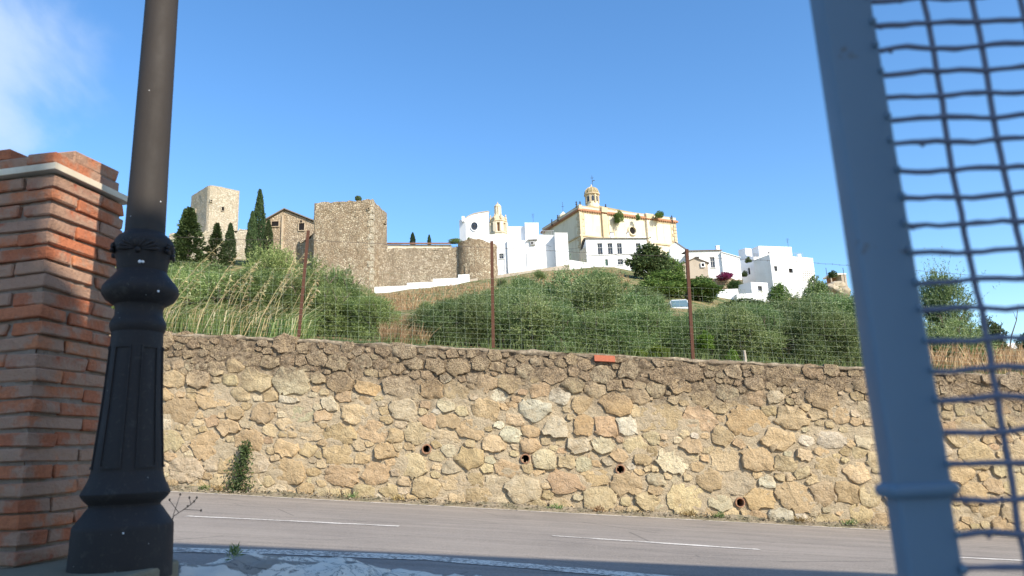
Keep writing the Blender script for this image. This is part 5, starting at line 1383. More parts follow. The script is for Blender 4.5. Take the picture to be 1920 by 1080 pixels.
# ------------------------------------------------------------------ white chapel with the curved gable
ch = thing('white_chapel', 'white chapel with curved gable and round dark window', 'chapel')
Yc = 160; prof_px = [(873, 409), (880, 405), (888, 401.5), (897, 399.5), (906, 398), (916, 397)]
top_pts = [at(x, y, Yc) for x, y in prof_px]; zb = at(880, 480, Yc).z
MB().slab([down(top_pts[0], zb), down(top_pts[-1], zb)] + top_pts[::-1], V(-0.9, 8, 0)).build('gable_wall', MAT['white_plaster'], ch)
MB().slab([p + V(0, -0.15, 0.01) for p in top_pts] + [p + V(0, -0.15, 0.16) for p in top_pts[::-1]], V(0.2, 1.2, 0)).build('coping', MAT['cream_trim'], ch)
p = at(889.5, 424.5, Yc); mb = MB(); k = 24
rw_ = 0.75; rh_ = 0.95
vs = [V(p.x + s_ * rw_ * math.cos(2 * math.pi * q / k), Yc + o_, p.z + s_ * rh_ * math.sin(2 * math.pi * q / k)) for s_, o_ in ((1.0, -0.02), (1.0, -0.22), (1.22, -0.22), (1.25, 0.1)) for q in range(k)]
mb.add(vs, [(a_ * k + q, a_ * k + (q + 1) % k, (a_ + 1) * k + (q + 1) % k, (a_ + 1) * k + q) for a_ in range(3) for q in range(k)]); rwin = mb.build('round_window', MAT['white_plaster'], ch)
MB().poly([V(p.x + rw_ * math.cos(2 * math.pi * q / k), Yc - 0.03, p.z + rh_ * math.sin(2 * math.pi * q / k)) for q in range(k)]).build('pane', MAT['glass'], rwin)
for q in range(4):
    w = math.pi * q / 4; MB().tube([V(p.x + rw_ * math.cos(w), Yc - .08, p.z + rh_ * math.sin(w)), V(p.x - rw_ * math.cos(w), Yc - .08, p.z - rh_ * math.sin(w))], 0.035, 5).build('glazing_bar', MAT['frame_dark'], rwin)
a, b_ = at(861, 413, Yc + 1), at(873, 409, Yc); house_walls(ch, [a, b_, b_ + V(0, 6, 0), a + V(0, 6, 0)], zb, [a.z, b_.z, b_.z, a.z], MAT['white_plaster'], name='side_wall')
a, b_ = at(866, 407, Yc + .3), at(871, 407, Yc + .3); MB().abox(a.x, b_.x, Yc - .3, Yc + 1.2, a.z - 1.2, a.z).build('pinnacle', MAT['white_plaster'], ch)
# ------------------------------------------------------------------ bell tower
def octo(mb, c_, prof, k=8, ph=R_(22.5)): return mb.lathe(c_, prof, k, True, ph)
bt = thing('bell_tower', 'ochre octagonal bell tower with lantern top rising behind white houses', 'bell tower')
Yb = 178; cb = at(935, 439, Yb); c2 = (cb.x, cb.y)
def br_(half, py): return half * depth_of(cb) / FPX, at(935, py, Yb).z
octo(MB(), c2, [br_(17, 490), br_(17, 441), br_(18.5, 440), br_(18.5, 438.5), br_(17, 438)]).build('shaft', MAT['cream_plaster'], bt)
r_in, zlo = br_(11.5, 438); zhi = br_(1, 420)[1]
octo(MB(), c2, [(r_in, zlo), (r_in, zhi)]).build('core', MAT['red_trim'], bt)  # solid brown core added so the belfry arches look dark inside
rb = br_(15.5, 430)[0]
for q in range(8):
    w = R_(22.5 + 45 * q); n_ = V(math.cos(w), math.sin(w), 0); u_ = V(-n_.y, n_.x, 0); cp = V(c2[0], c2[1], (zlo + zhi) / 2) + n_ * rb * 0.97
    MB().box(cp, u_ * 0.42, n_ * 0.42, V(0, 0, (zhi - zlo) / 2)).build('pier', MAT['cream_plaster'], bt)
    w2 = w + R_(22.5); n2_ = V(math.cos(w2), math.sin(w2), 0); u2 = V(-n2_.y, n2_.x, 0); cm_ = V(c2[0], c2[1], 0) + n2_ * rb * 0.90; hw2 = rb * 0.39
    arc = [cm_ + u2 * hw2 * math.cos(math.pi * i / 8) + V(0, 0, zhi - hw2 - 0.15 + hw2 * math.sin(math.pi * i / 8)) for i in range(9)]
    mb = MB()
    for i in range(8): mb.slab([arc[i], arc[i + 1], down(arc[i + 1], zhi), down(arc[i], zhi)], n2_ * 0.35)
    mb.build('arch', MAT['cream_plaster'], bt)
octo(MB(), c2, [br_(15.5, 421), br_(16.5, 420), br_(18.5, 418.5), br_(18.5, 417), br_(16, 416), br_(15, 413), br_(13, 409), br_(10, 406.5), br_(8, 404.5)]).build('bell_roof', MAT['cream_trim'], bt)
for q in range(8):
    w = R_(22.5 + 45 * q); r_, z_ = br_(15.5, 411); MB().lathe((c2[0] + r_ * math.cos(w), c2[1] + r_ * math.sin(w)), [(0.28, z_ - .5), (0.3, z_), (0.12, z_ + .3), (0.22, z_ + .5), (0.03, z_ + .9)], 6).build('urn', MAT['cream_trim'], bt)
octo(MB(), c2, [br_(4.0, 405), br_(4.0, 389)]).build('lantern_core', MAT['red_trim'], bt)  # brown core again stands for the dark inside the lantern
z0_, z1_ = br_(1, 405)[1], br_(1, 389)[1]; rl = br_(5.6, 395)[0]
for q in range(8):
    w = R_(22.5 + 45 * q); n_ = V(math.cos(w), math.sin(w), 0); MB().box(V(c2[0], c2[1], (z0_ + z1_) / 2) + n_ * rl * .93, V(-n_.y, n_.x, 0) * 0.19, n_ * 0.19, V(0, 0, (z1_ - z0_) / 2)).build('lantern_pier', MAT['cream_plaster'], bt)
octo(MB(), c2, [br_(5.6, 390), br_(7.2, 389), br_(7.2, 387.5), br_(5.5, 386), br_(4.2, 384), br_(2.2, 382.5), br_(0.9, 382)]).build('lantern_cap', MAT['cream_trim'], bt)
MB().lathe(c2, [br_(0.8, 382.5), br_(1.3, 381.5), br_(1.3, 380.5), br_(0.3, 379.8), br_(0.3, 378)], 8).build('finial', MAT['cream_trim'], bt, True)
# ------------------------------------------------------------------ white town houses
def white_block(label, x0, y0, x1, y1, Y, deep, ybot, wins=(), name='white_house', skew=0.0, roof=None):
    t = thing(name, label, 'house'); a = at(x0, y0, Y); b_ = at(x1, y1, Y + skew); z = max(a.z, b_.z)
    zb_ = at(x0, ybot, Y).z - 5
    d = V(b_.x - a.x, b_.y - a.y, 0).normalized(); bk = V(-d.y, d.x, 0) * deep
    house_walls(t, [down(a, 0), down(b_, 0), down(b_ + bk, 0), down(a + bk, 0)], zb_, [a.z, b_.z, b_.z, a.z], MAT['white_plaster'], wins)
    # thin parapet cap
    MB().slab([a + V(-.06, -.06, 0.0), b_ + V(.06, -.06, 0.0), b_ + bk + V(.06, .06, 0), a + bk + V(-.06, .06, 0)], V(0, 0, 0.10)).build('parapet_cap', MAT['white_plaster'] if roof is None else roof, t)
    return t, a, b_, bk
white_block('white house wall with red shuttered window right of the bastion', 917, 440, 952, 441, 141, 6, 516, [(0, 935.5, 475.5, 944.5, 485, 'grille')])
white_block('flat-topped white house right of the bell tower', 951, 425.5, 985, 425.5, 148, 8, 510)
white_block('tallest white block of the middle house cluster', 984, 418.5, 1009.5, 418.5, 147, 7, 508)
white_block('long plain white front of the middle house cluster', 951, 452, 1012, 452, 140.5, 6, 512)
t, a, b_, bk = white_block('white house with roof terrace railing left of the church', 1010, 441, 1042, 442, 142, 7, 505)
for k in range(9):
    p = at(1014 + k * 2.9, 441, 142.4); MB().tube([p, p + V(0, 0, 0.95)], 0.03, 5).build('baluster', MAT['ac_grey'], t)
p, q = at(1014, 441, 142.4) + V(0, 0, .95), at(1039, 441, 142.4) + V(0, 0, .95); MB().tube([p, q], 0.04, 5).build('handrail', MAT['ac_grey'], t)
white_block('white house end wall nearest the church base', 1040, 437, 1064, 437.5, 140, 7, 500)
uac = at(999, 456, 140.3); t = thing('air_conditioner', 'grey air conditioner box on the white house wall', 'air conditioner', loc=None)
MB().box(uac, V(.5, 0, 0), V(0, .2, 0), V(0, 0, .34)).build('case', MAT['ac_grey'], t); MB().lathe((uac.x, uac.y - .0), [(0.02, uac.z - 0.0), (0.02, uac.z)], 3)
mb = MB(); mb.poly([uac + V(-.15 + .25 * math.cos(2 * math.pi * q / 16), -.206, .25 * math.sin(2 * math.pi * q / 16)) for q in range(16)]); mb.build('fan_grille', MAT['grille'], t)
for lab, xa, ya, xb, yb in (('thin dark drain pipe on the white house near the red window', 951.5, 467, 951, 505), ('thin cable pipe on the long white front', 988, 473, 989, 500), ('short vertical pipe under the red window', 943, 502, 944, 508)):
    p, q = at(xa, ya, 140.3), at(xb, yb, 140.3); tag(MB().tube([p, q], 0.05, 6).build('drain_pipe', MAT['ac_grey']), lab, 'pipe', kind='thing')
# ------------------------------------------------------------------ church
chu = thing('church', 'big cream stone church with red cornice and domed lantern on the hilltop', 'church')
fp, zt = wall_box(1085, 386, 185, 1017, 429, 1266, 409.5)
dl = (fp[0] - fp[1]).normalized(); dr = (fp[2] - fp[1]).normalized(); nl_ = V(dl.y, -dl.x, 0) * -1; nl_ = -dr; nf = -dl     # outward normals of left and front faces
zb = zt - 22
MB().prism([V(p.x, p.y, 0) for p in fp], zb, zt - 1.5).build('wall', MAT['cream_plaster'], chu)
def grow(o_): return [fp[0] + dl * 0 - dr * o_ + dl * o_, fp[1] - dl * o_ - dr * o_, fp[2] + dr * o_ - dl * o_, fp[3] + dr * o_ + dl * o_]
MB().prism(grow(0.16), zt - 1.62, zt - 1.30).build('architrave', MAT['cream_trim'], chu)
MB().prism(grow(0.55), zt - 1.30, zt - 0.92).build('cornice', MAT['red_trim'], chu)
MB().prism(grow(0.35), zt - 0.92, zt - 0.70).build('cornice_top', MAT['red_trim'], chu)
MB().prism(grow(0.06), zt - 0.70, zt).build('parapet', MAT['cream_plaster'], chu)
MB().prism(grow(0.14), zt, zt + 0.12).build('parapet_coping', MAT['cream_trim'], chu)
k = 0
while k * 0.75 < (fp[2] - fp[1]).length - 0.3:                              # dentils under the cornice
    p = fp[1] + dr * (0.4 + k * 0.75) + nf * 0.33; MB().box(V(p.x, p.y, zt - 1.43), dr * 0.17, nf * 0.18, V(0, 0, 0.11)).build('dentil', MAT['red_trim'], chu); k += 1
k = 0
while k * 0.75 < (fp[0] - fp[1]).length - 0.3:
    p = fp[1] + dl * (0.4 + k * 0.75) + nl_ * 0.33; MB().box(V(p.x, p.y, zt - 1.43), dl * 0.17, nl_ * 0.18, V(0, 0, 0.11)).build('dentil', MAT['red_trim'], chu); k += 1
def on_front(px, py): return xz_on(px, py, fp[1], fp[2])
def pil(px0, px1, out, name, mat):
    u0, _ = on_front(px0, 440); u1, _ = on_front(px1, 440); p = fp[1] + dr * ((u0 + u1) / 2) + nf * (out / 2)
    MB().box(V(p.x, p.y, (zb + zt - 1.63) / 2), dr * abs(u1 - u0) / 2, nf * (out / 2), V(0, 0, (zt - 1.63 - zb) / 2)).build(name, mat, chu)
    MB().box(V(p.x, p.y, zt - 0.5) , dr * (abs(u1 - u0) / 2 + .15), nf * (out / 2 + .22), V(0, 0, 0.7)).build('pilaster_head', MAT['cream_trim'], chu)
pil(1129, 1138, 0.7, 'pilaster', MAT['cream_trim']); pil(1088, 1092, 0.25, 'pilaster', MAT['cream_trim']); pil(1212, 1226, 0.35, 'pilaster', MAT['cream_plaster'])
for k in range(11):                                                        # quoins
    z = zt - 2.2 - k * 0.95; l1 = 1.5 if k % 2 else 0.95
    for cpt, dd, nn in ((fp[1], dr, nf), (fp[2], -dr, nf), (fp[1], dl, nl_)):
        p = cpt + dd * (l1 / 2) + nn * 0.05; MB().box(V(p.x, p.y, z), dd * l1 / 2, nn * 0.10, V(0, 0, 0.40)).build('quoin', MAT['cream_trim'], chu)
u_, z_ = on_front(1185, 433); pc_ = fp[1] + dr * u_; mb = MB(); k = 28
def cr_(s_, o_): return [V(pc_.x, pc_.y, z_) + dr * s_ * math.cos(2 * math.pi * q / k) + nf * o_ + V(0, 0, s_ * math.sin(2 * math.pi * q / k)) for q in range(k)]
mb.add(sum([cr_(s_, o_) for s_, o_ in ((0.95, 0.03), (1.05, 0.45), (1.35, 0.5), (1.5, 0.3), (1.55, -0.05))], []), [(a_ * k + q, a_ * k + (q + 1) % k, (a_ + 1) * k + (q + 1) % k, (a_ + 1) * k + q) for a_ in range(4) for q in range(k)])
rwin = mb.build('round_window', MAT['cream_plaster'], chu); MB().poly(cr_(0.96, 0.035)).build('pane', MAT['dark'], rwin)
for px0, px1, py0, py1 in ((1096, 1126, 402, 440), (1142, 1150, 402, 440), (1232, 1258, 420, 450)):      # raised panel frames of the wall
    u0, za = on_front(px0, py1); u1, zb2 = on_front(px1, py0)
    for (ua, ub, zc1, zc2) in ((u0, u1, zb2 - .15, zb2), (u0, u0 + .2, za, zb2 - .16), (u1 - .2, u1, za, zb2 - .16)):
        p = fp[1] + dr * ((ua + ub) / 2) + nf * 0.05; MB().box(V(p.x, p.y, (zc1 + zc2) / 2), dr * abs(ub - ua) / 2, nf * 0.05, V(0, 0, abs(zc2 - zc1) / 2)).build('wall_panel', MAT['cream_trim'], chu)
for px in (1211, 1260):
    u_, _ = on_front(px, 430); p = fp[1] + dr * u_ + nf * 0.62; MB().tube([V(p.x, p.y, zb), V(p.x, p.y, zt - .1)], 0.07, 6).build('downpipe', MAT['grille'], chu)
MB().prism(grow(0.3), zt - 8.3, zt - 7.9).build('string_course', MAT['cream_trim'], chu)
for px, py, Yf in ((1081, 385, 186), (1088, 385, 185.2), (1136, 390, 188), (1260, 411, 198), (1046, 410, 193), (1035, 418, 197)):
    p = at(px, py + 1.5, Yf); MB().lathe((p.x, p.y), [(0.22, p.z - .5), (0.26, p.z), (0.10, p.z + .2), (0.30, p.z + .5), (0.10, p.z + .8), (0.24, p.z + 1.05), (0.02, p.z + 1.4)], 8).build('finial', MAT['grille'], chu, True)
# low tiled roof, lantern and dome
cen = (fp[0] + fp[2]) / 2; mb = MB(); g4 = [p.lerp(cen, 0.08) for p in fp]
Yd = 194; cd = at(1111, 385, Yd); apx = V(cd.x, cd.y, at(1111, 383, Yd).z)
for q in range(4): mb.poly([V(g4[q].x, g4[q].y, zt - .2), V(g4[(q + 1) % 4].x, g4[(q + 1) % 4].y, zt - .2), apx])
mb.build('roof', MAT['dome_tile'], chu)
c2 = (cd.x, cd.y)
def dr_(half, py): return half * depth_of(cd) / FPX, at(1111, py, Yd).z
lan = MB().lathe(c2, [dr_(12.5, 392), dr_(12.5, 384), dr_(11.3, 383.5), dr_(11.3, 367)], 16).build('lantern', MAT['cream_plaster'], chu)
z0_, z1_ = dr_(1, 383)[1], dr_(1, 367)[1]; rl = dr_(12.0, 370)[0]
for q in range(8):
    w = R_(22.5 + 45 * q); n_ = V(math.cos(w), math.sin(w), 0)
    MB().box(V(c2[0], c2[1], (z0_ + z1_) / 2) + n_ * rl, V(-n_.y, n_.x, 0) * 0.22, n_ * 0.2, V(0, 0, (z1_ - z0_) / 2)).build('lantern_pilaster', MAT['cream_trim'], lan)
    w += R_(22.5); n_ = V(math.cos(w), math.sin(w), 0); u2 = V(-n_.y, n_.x, 0); cc2 = V(c2[0], c2[1], 0) + n_ * rl * 0.925; hw2 = 0.28
    arc = [cc2 + u2 * hw2 * math.cos(math.pi * i / 8) + V(0, 0, z1_ - .75 + hw2 * math.sin(math.pi * i / 8)) for i in range(9)]
    MB().slab([cc2 + u2 * hw2 + V(0, 0, z0_ + .5)] + arc + [cc2 - u2 * hw2 + V(0, 0, z0_ + .5)], n_ * 0.08).build('lantern_window', MAT['glass'], lan)
MB().lathe(c2, [dr_(12.5, 367.5), dr_(15.0, 366.5), dr_(15.0, 365), dr_(13.5, 364)], 24).build('lantern_cornice', MAT['cream_trim'], lan)
dp = [(13.3, 364.2), (13.2, 361.5), (12.0, 358), (9.5, 354.8), (6.0, 352.6), (2.5, 351.4), (1.2, 350.5)]
MB().lathe(c2, [dr_(*q) for q in dp], 24).build('dome', MAT['dome_tile'], lan, True)
for q in range(12):
    w = 2 * math.pi * q / 12; MB().tube([V(c2[0] + dr_(*s_)[0] * 1.02 * math.cos(w), c2[1] + dr_(*s_)[0] * 1.02 * math.sin(w), dr_(*s_)[1]) for s_ in dp], 0.10, 5).build('dome_rib', MAT['cream_trim'], lan)
MB().lathe(c2, [dr_(2.0, 351.5), dr_(2.2, 350), dr_(1.0, 349), dr_(1.6, 347.5), dr_(0.3, 346)], 10).build('dome_finial', MAT['cream_trim'], lan, True)
a, b_ = at(1111, 347, Yd), at(1108.5, 329, Yd); cr1 = MB(); cr1.tube([a, down(a, b_.z)], 0.055, 5); cr1.tube([V(a.x - .45, a.y, b_.z - .75), V(a.x + .45, a.y, b_.z - .75)], 0.05, 5); cr1.box(V(a.x + .4, a.y, b_.z - 1.5), V(.28, 0, 0), V(0, .02, 0), V(0, 0, .10)); cr1.lathe((a.x, a.y), [(0.02, b_.z - 1.9), (0.16, b_.z - 1.75), (0.02, b_.z - 1.6)], 8)
cr1.build('cross', MAT['grille'], lan)
p = at(1056, 402, 205); sp_ = MB().lathe((p.x, p.y), [(1.6, p.z - 3), (1.4, p.z - .4), (0.25, p.z + .6), (0.05, p.z + .9)], 8).build('back_turret', MAT['cream_plaster'], chu)
mb = MB(); mb.tube([V(p.x, p.y, p.z + .8), V(p.x, p.y, at(1056, 379, 205).z)], 0.05, 5); mb.tube([V(p.x - .4, p.y, p.z + 2.4), V(p.x + .4, p.y, p.z + 2.4)], 0.045, 5); mb.build('cross', MAT['grille'], sp_)
for lab, px, py, w, Yp, m_ in (('big wild bush hanging from the church cornice', 1161, 393, 22, 188.6, 'mid_leaf'), ('small wild plant on the church cornice above the round window', 1196, 401, 13, 190.8, 'olive'), ('wild bush on the right end of the church cornice', 1237, 395, 23, 194, 'mid_leaf')):
    tree('cornice_bush', lab, 'bush', px, py, Yp, w, MAT[m_], FAR, trunk=False, base=py + (24 if w == 22 else 12))
# ------------------------------------------------------------------ white house in front of the church
hs1 = thing('white_house', 'white house with four tall grilled windows in front of the church', 'house')
a, b_ = at(1098, 448, 150), at(1212, 448, 150); lb = atz(1090, 462, a.z); bk = V(0, 9, 0)
wins = [(0, x - 5.5, 456, x + 5.5, 477, 'grille') for x in (1125, 1144, 1161.5, 1197)] + [(0, 1134.5, 486, 1140.5, 498, 'door'), (0, 1157.5, 486, 1168.5, 496, 'grille')]
house_walls(hs1, [a, b_, b_ + bk, a + bk], a.z - 11, a.z, MAT['white_plaster'], wins)
MB().slab([a + V(-.35, -.35, .02), b_ + V(.35, -.35, .02), b_ + V(.35, 4.5, 0.72), a + V(-.35, 4.5, 0.72)], V(0, 0, 0.16)).build('roof', MAT['roof_grey'], hs1)
MB().slab([a + V(-.35, 9.3, .02), b_ + V(.35, 9.3, .02), b_ + V(.35, 4.51, 0.72), a + V(-.35, 4.51, 0.72)], V(0, 0, 0.16)).build('roof', MAT['roof_grey'], hs1)
for px0, px1, py in ((1144, 1150, 437), (1175, 1179, 437)):
    p, q = at(px0, py, 153), at(px1, py, 153); ck = MB().abox(p.x, q.x, 152.6, 153.4, p.z - 1.5, p.z).build('chimney', MAT['white_plaster'], hs1)
    MB().abox(p.x - .06, q.x + .06, 152.5, 153.5, p.z + .004, p.z + .1).build('chimney_cap', MAT['roof_grey'], ck)
p, q = at(1100, 479, 149.9), at(1212, 479, 149.9); MB().abox(p.x, q.x, 149.86, 150.02, p.z - .06, p.z + .06).build('moulding', MAT['frame_white'], hs1)
sidew = thing('white_house', 'narrow white side house wedged between church base and tiled house', 'house')
a2 = at(1088, 470, 152); b2 = at(1098, 462, 151); house_walls(sidew, [a2, b2, b2 + bk, a2 + bk], a2.z - 9, [a2.z, b2.z, b2.z, a2.z], MAT['cream_plaster'])
lw = thing('white_wall', 'low white garden wall with railing below the tiled house', 'wall')
a, b_ = at(1064, 494, 141), at(1130, 497, 141); MB().prism([a, b_, b_ + V(0, .4, 0), a + V(0, .4, 0)], a.z - 5, [a.z + .8, b_.z, b_.z, a.z + .8]).build('masonry', MAT['white_plaster'], lw)
for k in range(9):
    p = at(1111 + k * 2.2, 496, 141.2); MB().tube([p, p + V(0, 0, 1.05)], 0.03, 5).build('baluster', MAT['ac_grey'], lw)
p, q = at(1111, 496, 141.2) + V(0, 0, 1.05), at(1128.6, 496, 141.2) + V(0, 0, 1.05); MB().tube([p, q], 0.04, 5).build('handrail', MAT['ac_grey'], lw)
# ------------------------------------------------------------------ houses right of the dark tree
gw = thing('white_house', 'white gable end sloping down behind the dark tree', 'house')
pts = [at(1256, 500, 156), at(1296, 500, 156), at(1296, 473, 156), at(1268, 454, 156), at(1256, 462, 156)]
MB().slab(pts, V(1, 8, 0)).build('wall', MAT['white_plaster'], gw)
MB().slab([at(1266, 453.4, 155.8), at(1298, 474.8, 155.8), at(1298, 474.8, 155.8) + V(1, 8, 0), at(1266, 453.4, 155.8) + V(1, 8, 0)], V(0, 0, .14)).build('roof', MAT['roof_grey'], gw)
w2 = thing('white_house', 'white house with long grey roof and one tall window', 'house')
a, b_ = at(1289, 471.5, 134), at(1353, 474.5, 134); bk = V(0, 8, 0); zt_ = a.z
b_ = V(b_.x, b_.y, zt_ - .15)
house_walls(w2, [a, b_, b_ + bk, a + bk], a.z - 8, [a.z, b_.z, b_.z, a.z], MAT['white_plaster'], [(0, 1331, 482, 1341.5, 502, 'grille'), (0, 1303, 481, 1311, 486, 'dark')])
MB().slab([a + V(-.3, -.3, .02), b_ + V(.1, -.3, .02), b_ + V(.1, 4, .55), a + V(-.3, 4, .55)], V(0, 0, .14)).build('roof', MAT['roof_grey'], w2)
p = at(1345, 462, 136); ck = MB().abox(p.x - .3, p.x + .3, 135.7, 136.3, p.z - 1.6, p.z).build('chimney', MAT['white_plaster'], w2); MB().abox(p.x - .36, p.x + .36, 135.6, 136.4, p.z + .004, p.z + .1).build('chimney_cap', MAT['white_plaster'], ck)
w3 = thing('white_house', 'white lean-to with sloping top joined right of the grey-roofed house', 'house')
a, b_ = at(1352, 473, 133.5), at(1387, 483.5, 133.5); house_walls(w3, [a, b_, b_ + bk, a + bk], b_.z - 8, [a.z, b_.z, b_.z, a.z], MAT['white_plaster'], [(0, 1333 + 24, 511, 1343 + 24, 515, 'dark')])
MB().slab([a + V(0, -.15, .01), b_ + V(.15, -.15, .01), b_ + bk + V(.15, 0, .01), a + bk + V(0, 0, .01)], V(0, 0, .12)).build('coping', MAT['white_plaster'], w3)
sh = thing('garden_shed', 'small grey-brown gabled shed below the white house', 'shed')
zb = at(1300, 522, 122).z; Ys = 122
a, b_, ap = at(1279, 495, Ys), at(1326.5, 493, Ys), at(1303, 484, Ys)
MB().slab([down(a, zb), down(b_, zb), b_, ap, a], V(0.5, 5, 0)).build('wall', MAT['shed_plaster'], sh)
for q4 in ([a + V(-.25, -.25, -.08), ap + V(0, -.25, .02), ap + V(.5, 5.2, .02), a + V(.25, 5.2, -.08)], [ap + V(0, -.25, .02), b_ + V(.25, -.25, -.08), b_ + V(.75, 5.2, -.08), ap + V(.5, 5.2, .02)]): MB().slab(q4, V(0, 0, .1)).build('roof', MAT['roof_grey'], sh)
stuck_window(sh, a, V(b_.x, a.y, 0), 1314.5, 494.5, 1320, 500, MAT['white_plaster'])
# the large white house on the right: four blocks
big = thing('white_house', 'large cubic white house with terraces on the right skyline', 'house')
def block_px(parent, pxc, pyc, Y, pxl, pyl, pxr, pyr, ybot, wins=(), name='wall'):
    q4, z = wall_box(pxc, pyc, Y, pxl, pyl, pxr, pyr); house_walls(parent, q4, at(pxc, ybot, Y).z - 4, z, MAT['white_plaster'], wins, name=name)
    zt2 = z; MB().prism([p.lerp((q4[0] + q4[2]) / 2, -0.008) for p in q4], zt2 + .002, zt2 + .10).build('parapet_cap', MAT['white_plaster'], parent); return q4, z
block_px(big, 1422, 462, 140, 1409, 467.5, 1484, 464, 520, [(1, 1440, 472, 1443.5, 476, 'void')], 'upper_block')
block_px(big, 1397, 466, 143, 1384, 470, 1412, 467.5, 520, [], 'left_block')
q4, z = block_px(big, 1443, 478, 131, 1413, 489, 1524, 485, 545, [(1, 1451, 498.5, 1458.5, 509, 'dark'), (1, 1478.5, 503, 1487.5, 512, 'void')], 'front_block')
block_px(big, 1413, 482, 137, 1388, 490, 1440, 483, 545, [(0, 1401.5, 503, 1407, 514, 'void')], 'middle_block')
for k in range(6):
    p = at(1486 + k * 4, 483.5, 133); MB().tube([p, p + V(0, 0, .9)], 0.025, 5).build('baluster', MAT['ac_grey'], big)
p, q = at(1486, 483.5, 133) + V(0, 0, .9), at(1506, 483.5, 133) + V(0, 0, .9); MB().tube([p, q], 0.03, 5).build('handrail', MAT['ac_grey'], big)
p = at(1498, 477, 136); MB().abox(p.x - .3, p.x + .3, 135.7, 136.3, p.z - 1.4, p.z).build('chimney', MAT['white_plaster'], big)
for k in range(5):
    p = at(1414 + k * 2, 483, 136.9); MB().tube([p, p + V(0, 0, .9)], 0.025, 5).build('baluster', MAT['frame_dark'], big)
for lab, px, py, w, m_ in (('dark potted plant hanging on the terrace of the large white house', 1403, 486, 14, 'dark_leaf'), ('dark climbing plant on the shaded side of the large white house', 1397, 512, 15, 'dark_leaf'), ('dark shrub at the shaded wall foot of the large white house', 1388, 524, 14, 'dark_leaf')):
    tree('terrace_plant', lab, 'plant', px, py - 5, 134.5, w, MAT[m_], FAR, trunk=False, base=py + 6)
smh = thing('small_house', 'small white flat-roofed house with one dark window below the large white house', 'house')
block_px(smh, 1408, 530, 114, 1384, 536, 1439, 531.5, 572, [(1, 1420.5, 536, 1430, 546, 'dark')])
for k, (x0, x1, y) in enumerate(((1344, 1384, 543), (1381, 1412, 551))):
    t = thing('terrace_slab', ('long white flat terrace roof left of the small white house', 'white flat terrace roof in front of the small white house')[k], 'terrace'); a, b_ = at(x0, y, 111 - k * 2), at(x1, y + 1, 111 - k * 2)
    MB().prism([a, b_, b_ + V(0, 3, 0), a + V(0, 3, 0)], a.z - 3, a.z).build('slab', MAT['white_plaster'], t)
gz = thing('terrace_wall', 'dry brown stone garden terrace wall below the bougainvillea', 'wall')
a, b_ = at(1318, 517, 119), at(1392, 524, 119); rough_walls([a, b_, b_ + V(0, 1, 0), a + V(0, 1, 0)], a.z - 5, [a.z, b_.z, b_.z, a.z], .5, .25, .5, 33).build('masonry', MAT['rubble_brown'], gz, angle=60)
# ruined hut, trellis and bare rock at the right end of the crest
hut = thing('ruined_hut', 'small open hut with white flat roof on the right end of the crest', 'hut')
a, b_ = at(1557, 515, 126), at(1587, 514.5, 126)
MB().slab([a, b_, b_ + V(0, 3.4, 0), a + V(0, 3.4, 0)], V(0, 0, .22)).build('roof', MAT['white_plaster'], hut)
MB().abox(b_.x - .9, b_.x - .02, 126.1, 128.9, a.z - 3, a.z - .004).build('wall', MAT['shed_plaster'], hut); MB().abox(a.x + .4, b_.x - .92, 128.4, 128.8, a.z - 3, a.z - .004).build('wall', MAT['red_trim'], hut)
MB().abox(a.x + .02, a.x + .2, 126.1, 126.3, a.z - 3, a.z - .004).build('post', MAT['shed_plaster'], hut)
for lab, px in (('thin pole on the crest left of the ruined hut', 1551), ('thin antenna pole right of the ruined hut', 1583)):
    p = at(px, 520, 125); tag(MB().tube([p - V(0, 0, 2), down(p, at(px, 502, 125).z)], 0.05, 5).build('utility_pole', MAT['grille']), lab, 'pole', kind='thing')
trl = thing('garden_trellis', 'wooden lattice trellis at the corner of the large white house', 'trellis')
for k in range(6):
    p, q = at(1506 + k * 4, 508, 124), at(1506 + k * 4, 530, 124); MB().tube([p, q - V(0, 0, 1)], 0.05, 4).build('lath', MAT['old_wood'], trl)
for k in range(5):
    p, q = at(1505, 509 + k * 4, 124), at(1527, 509 + k * 4, 124); MB().tube([p, q], 0.05, 4).build('lath', MAT['old_wood'], trl)
rk = at(1570, 548, 118); me = bpy.data.meshes.new('bare_rock'); b = bmesh.new(); bmesh.ops.create_icosphere(b, subdivisions=4, radius=1.0)
for v_ in b.verts:
    q = v_.co.copy(); k = 1 + 0.35 * fbm(q.x * 1.5, q.y * 1.5, q.z * 1.5, 4) + 0.12 * abs(fbm(q.x * 5, q.y * 5, q.z * 4, 3)); v_.co = Vector((q.x * 2.0 * k, q.y * 1.8 * k, q.z * 1.5 * k + 0.25 * abs(fbm(q.x * 9, q.y * 9, 3, 3))))
b.to_mesh(me); b.free(); o = link(me, 'bare_rock', MAT['rock'], None, angle=45); o.location = rk; tag(o, 'bare tan rock outcrop under the ruined hut', 'rock', kind='thing')
fh = thing('far_house', 'tiny white house far off at the right picture edge', 'house'); a, b_ = at(1880, 644, 300), at(1912, 642, 300)
house_walls(fh, [a, b_, b_ + V(0, 6, 0), a + V(0, 6, 0)], a.z - 8, a.z, MAT['white_plaster'])
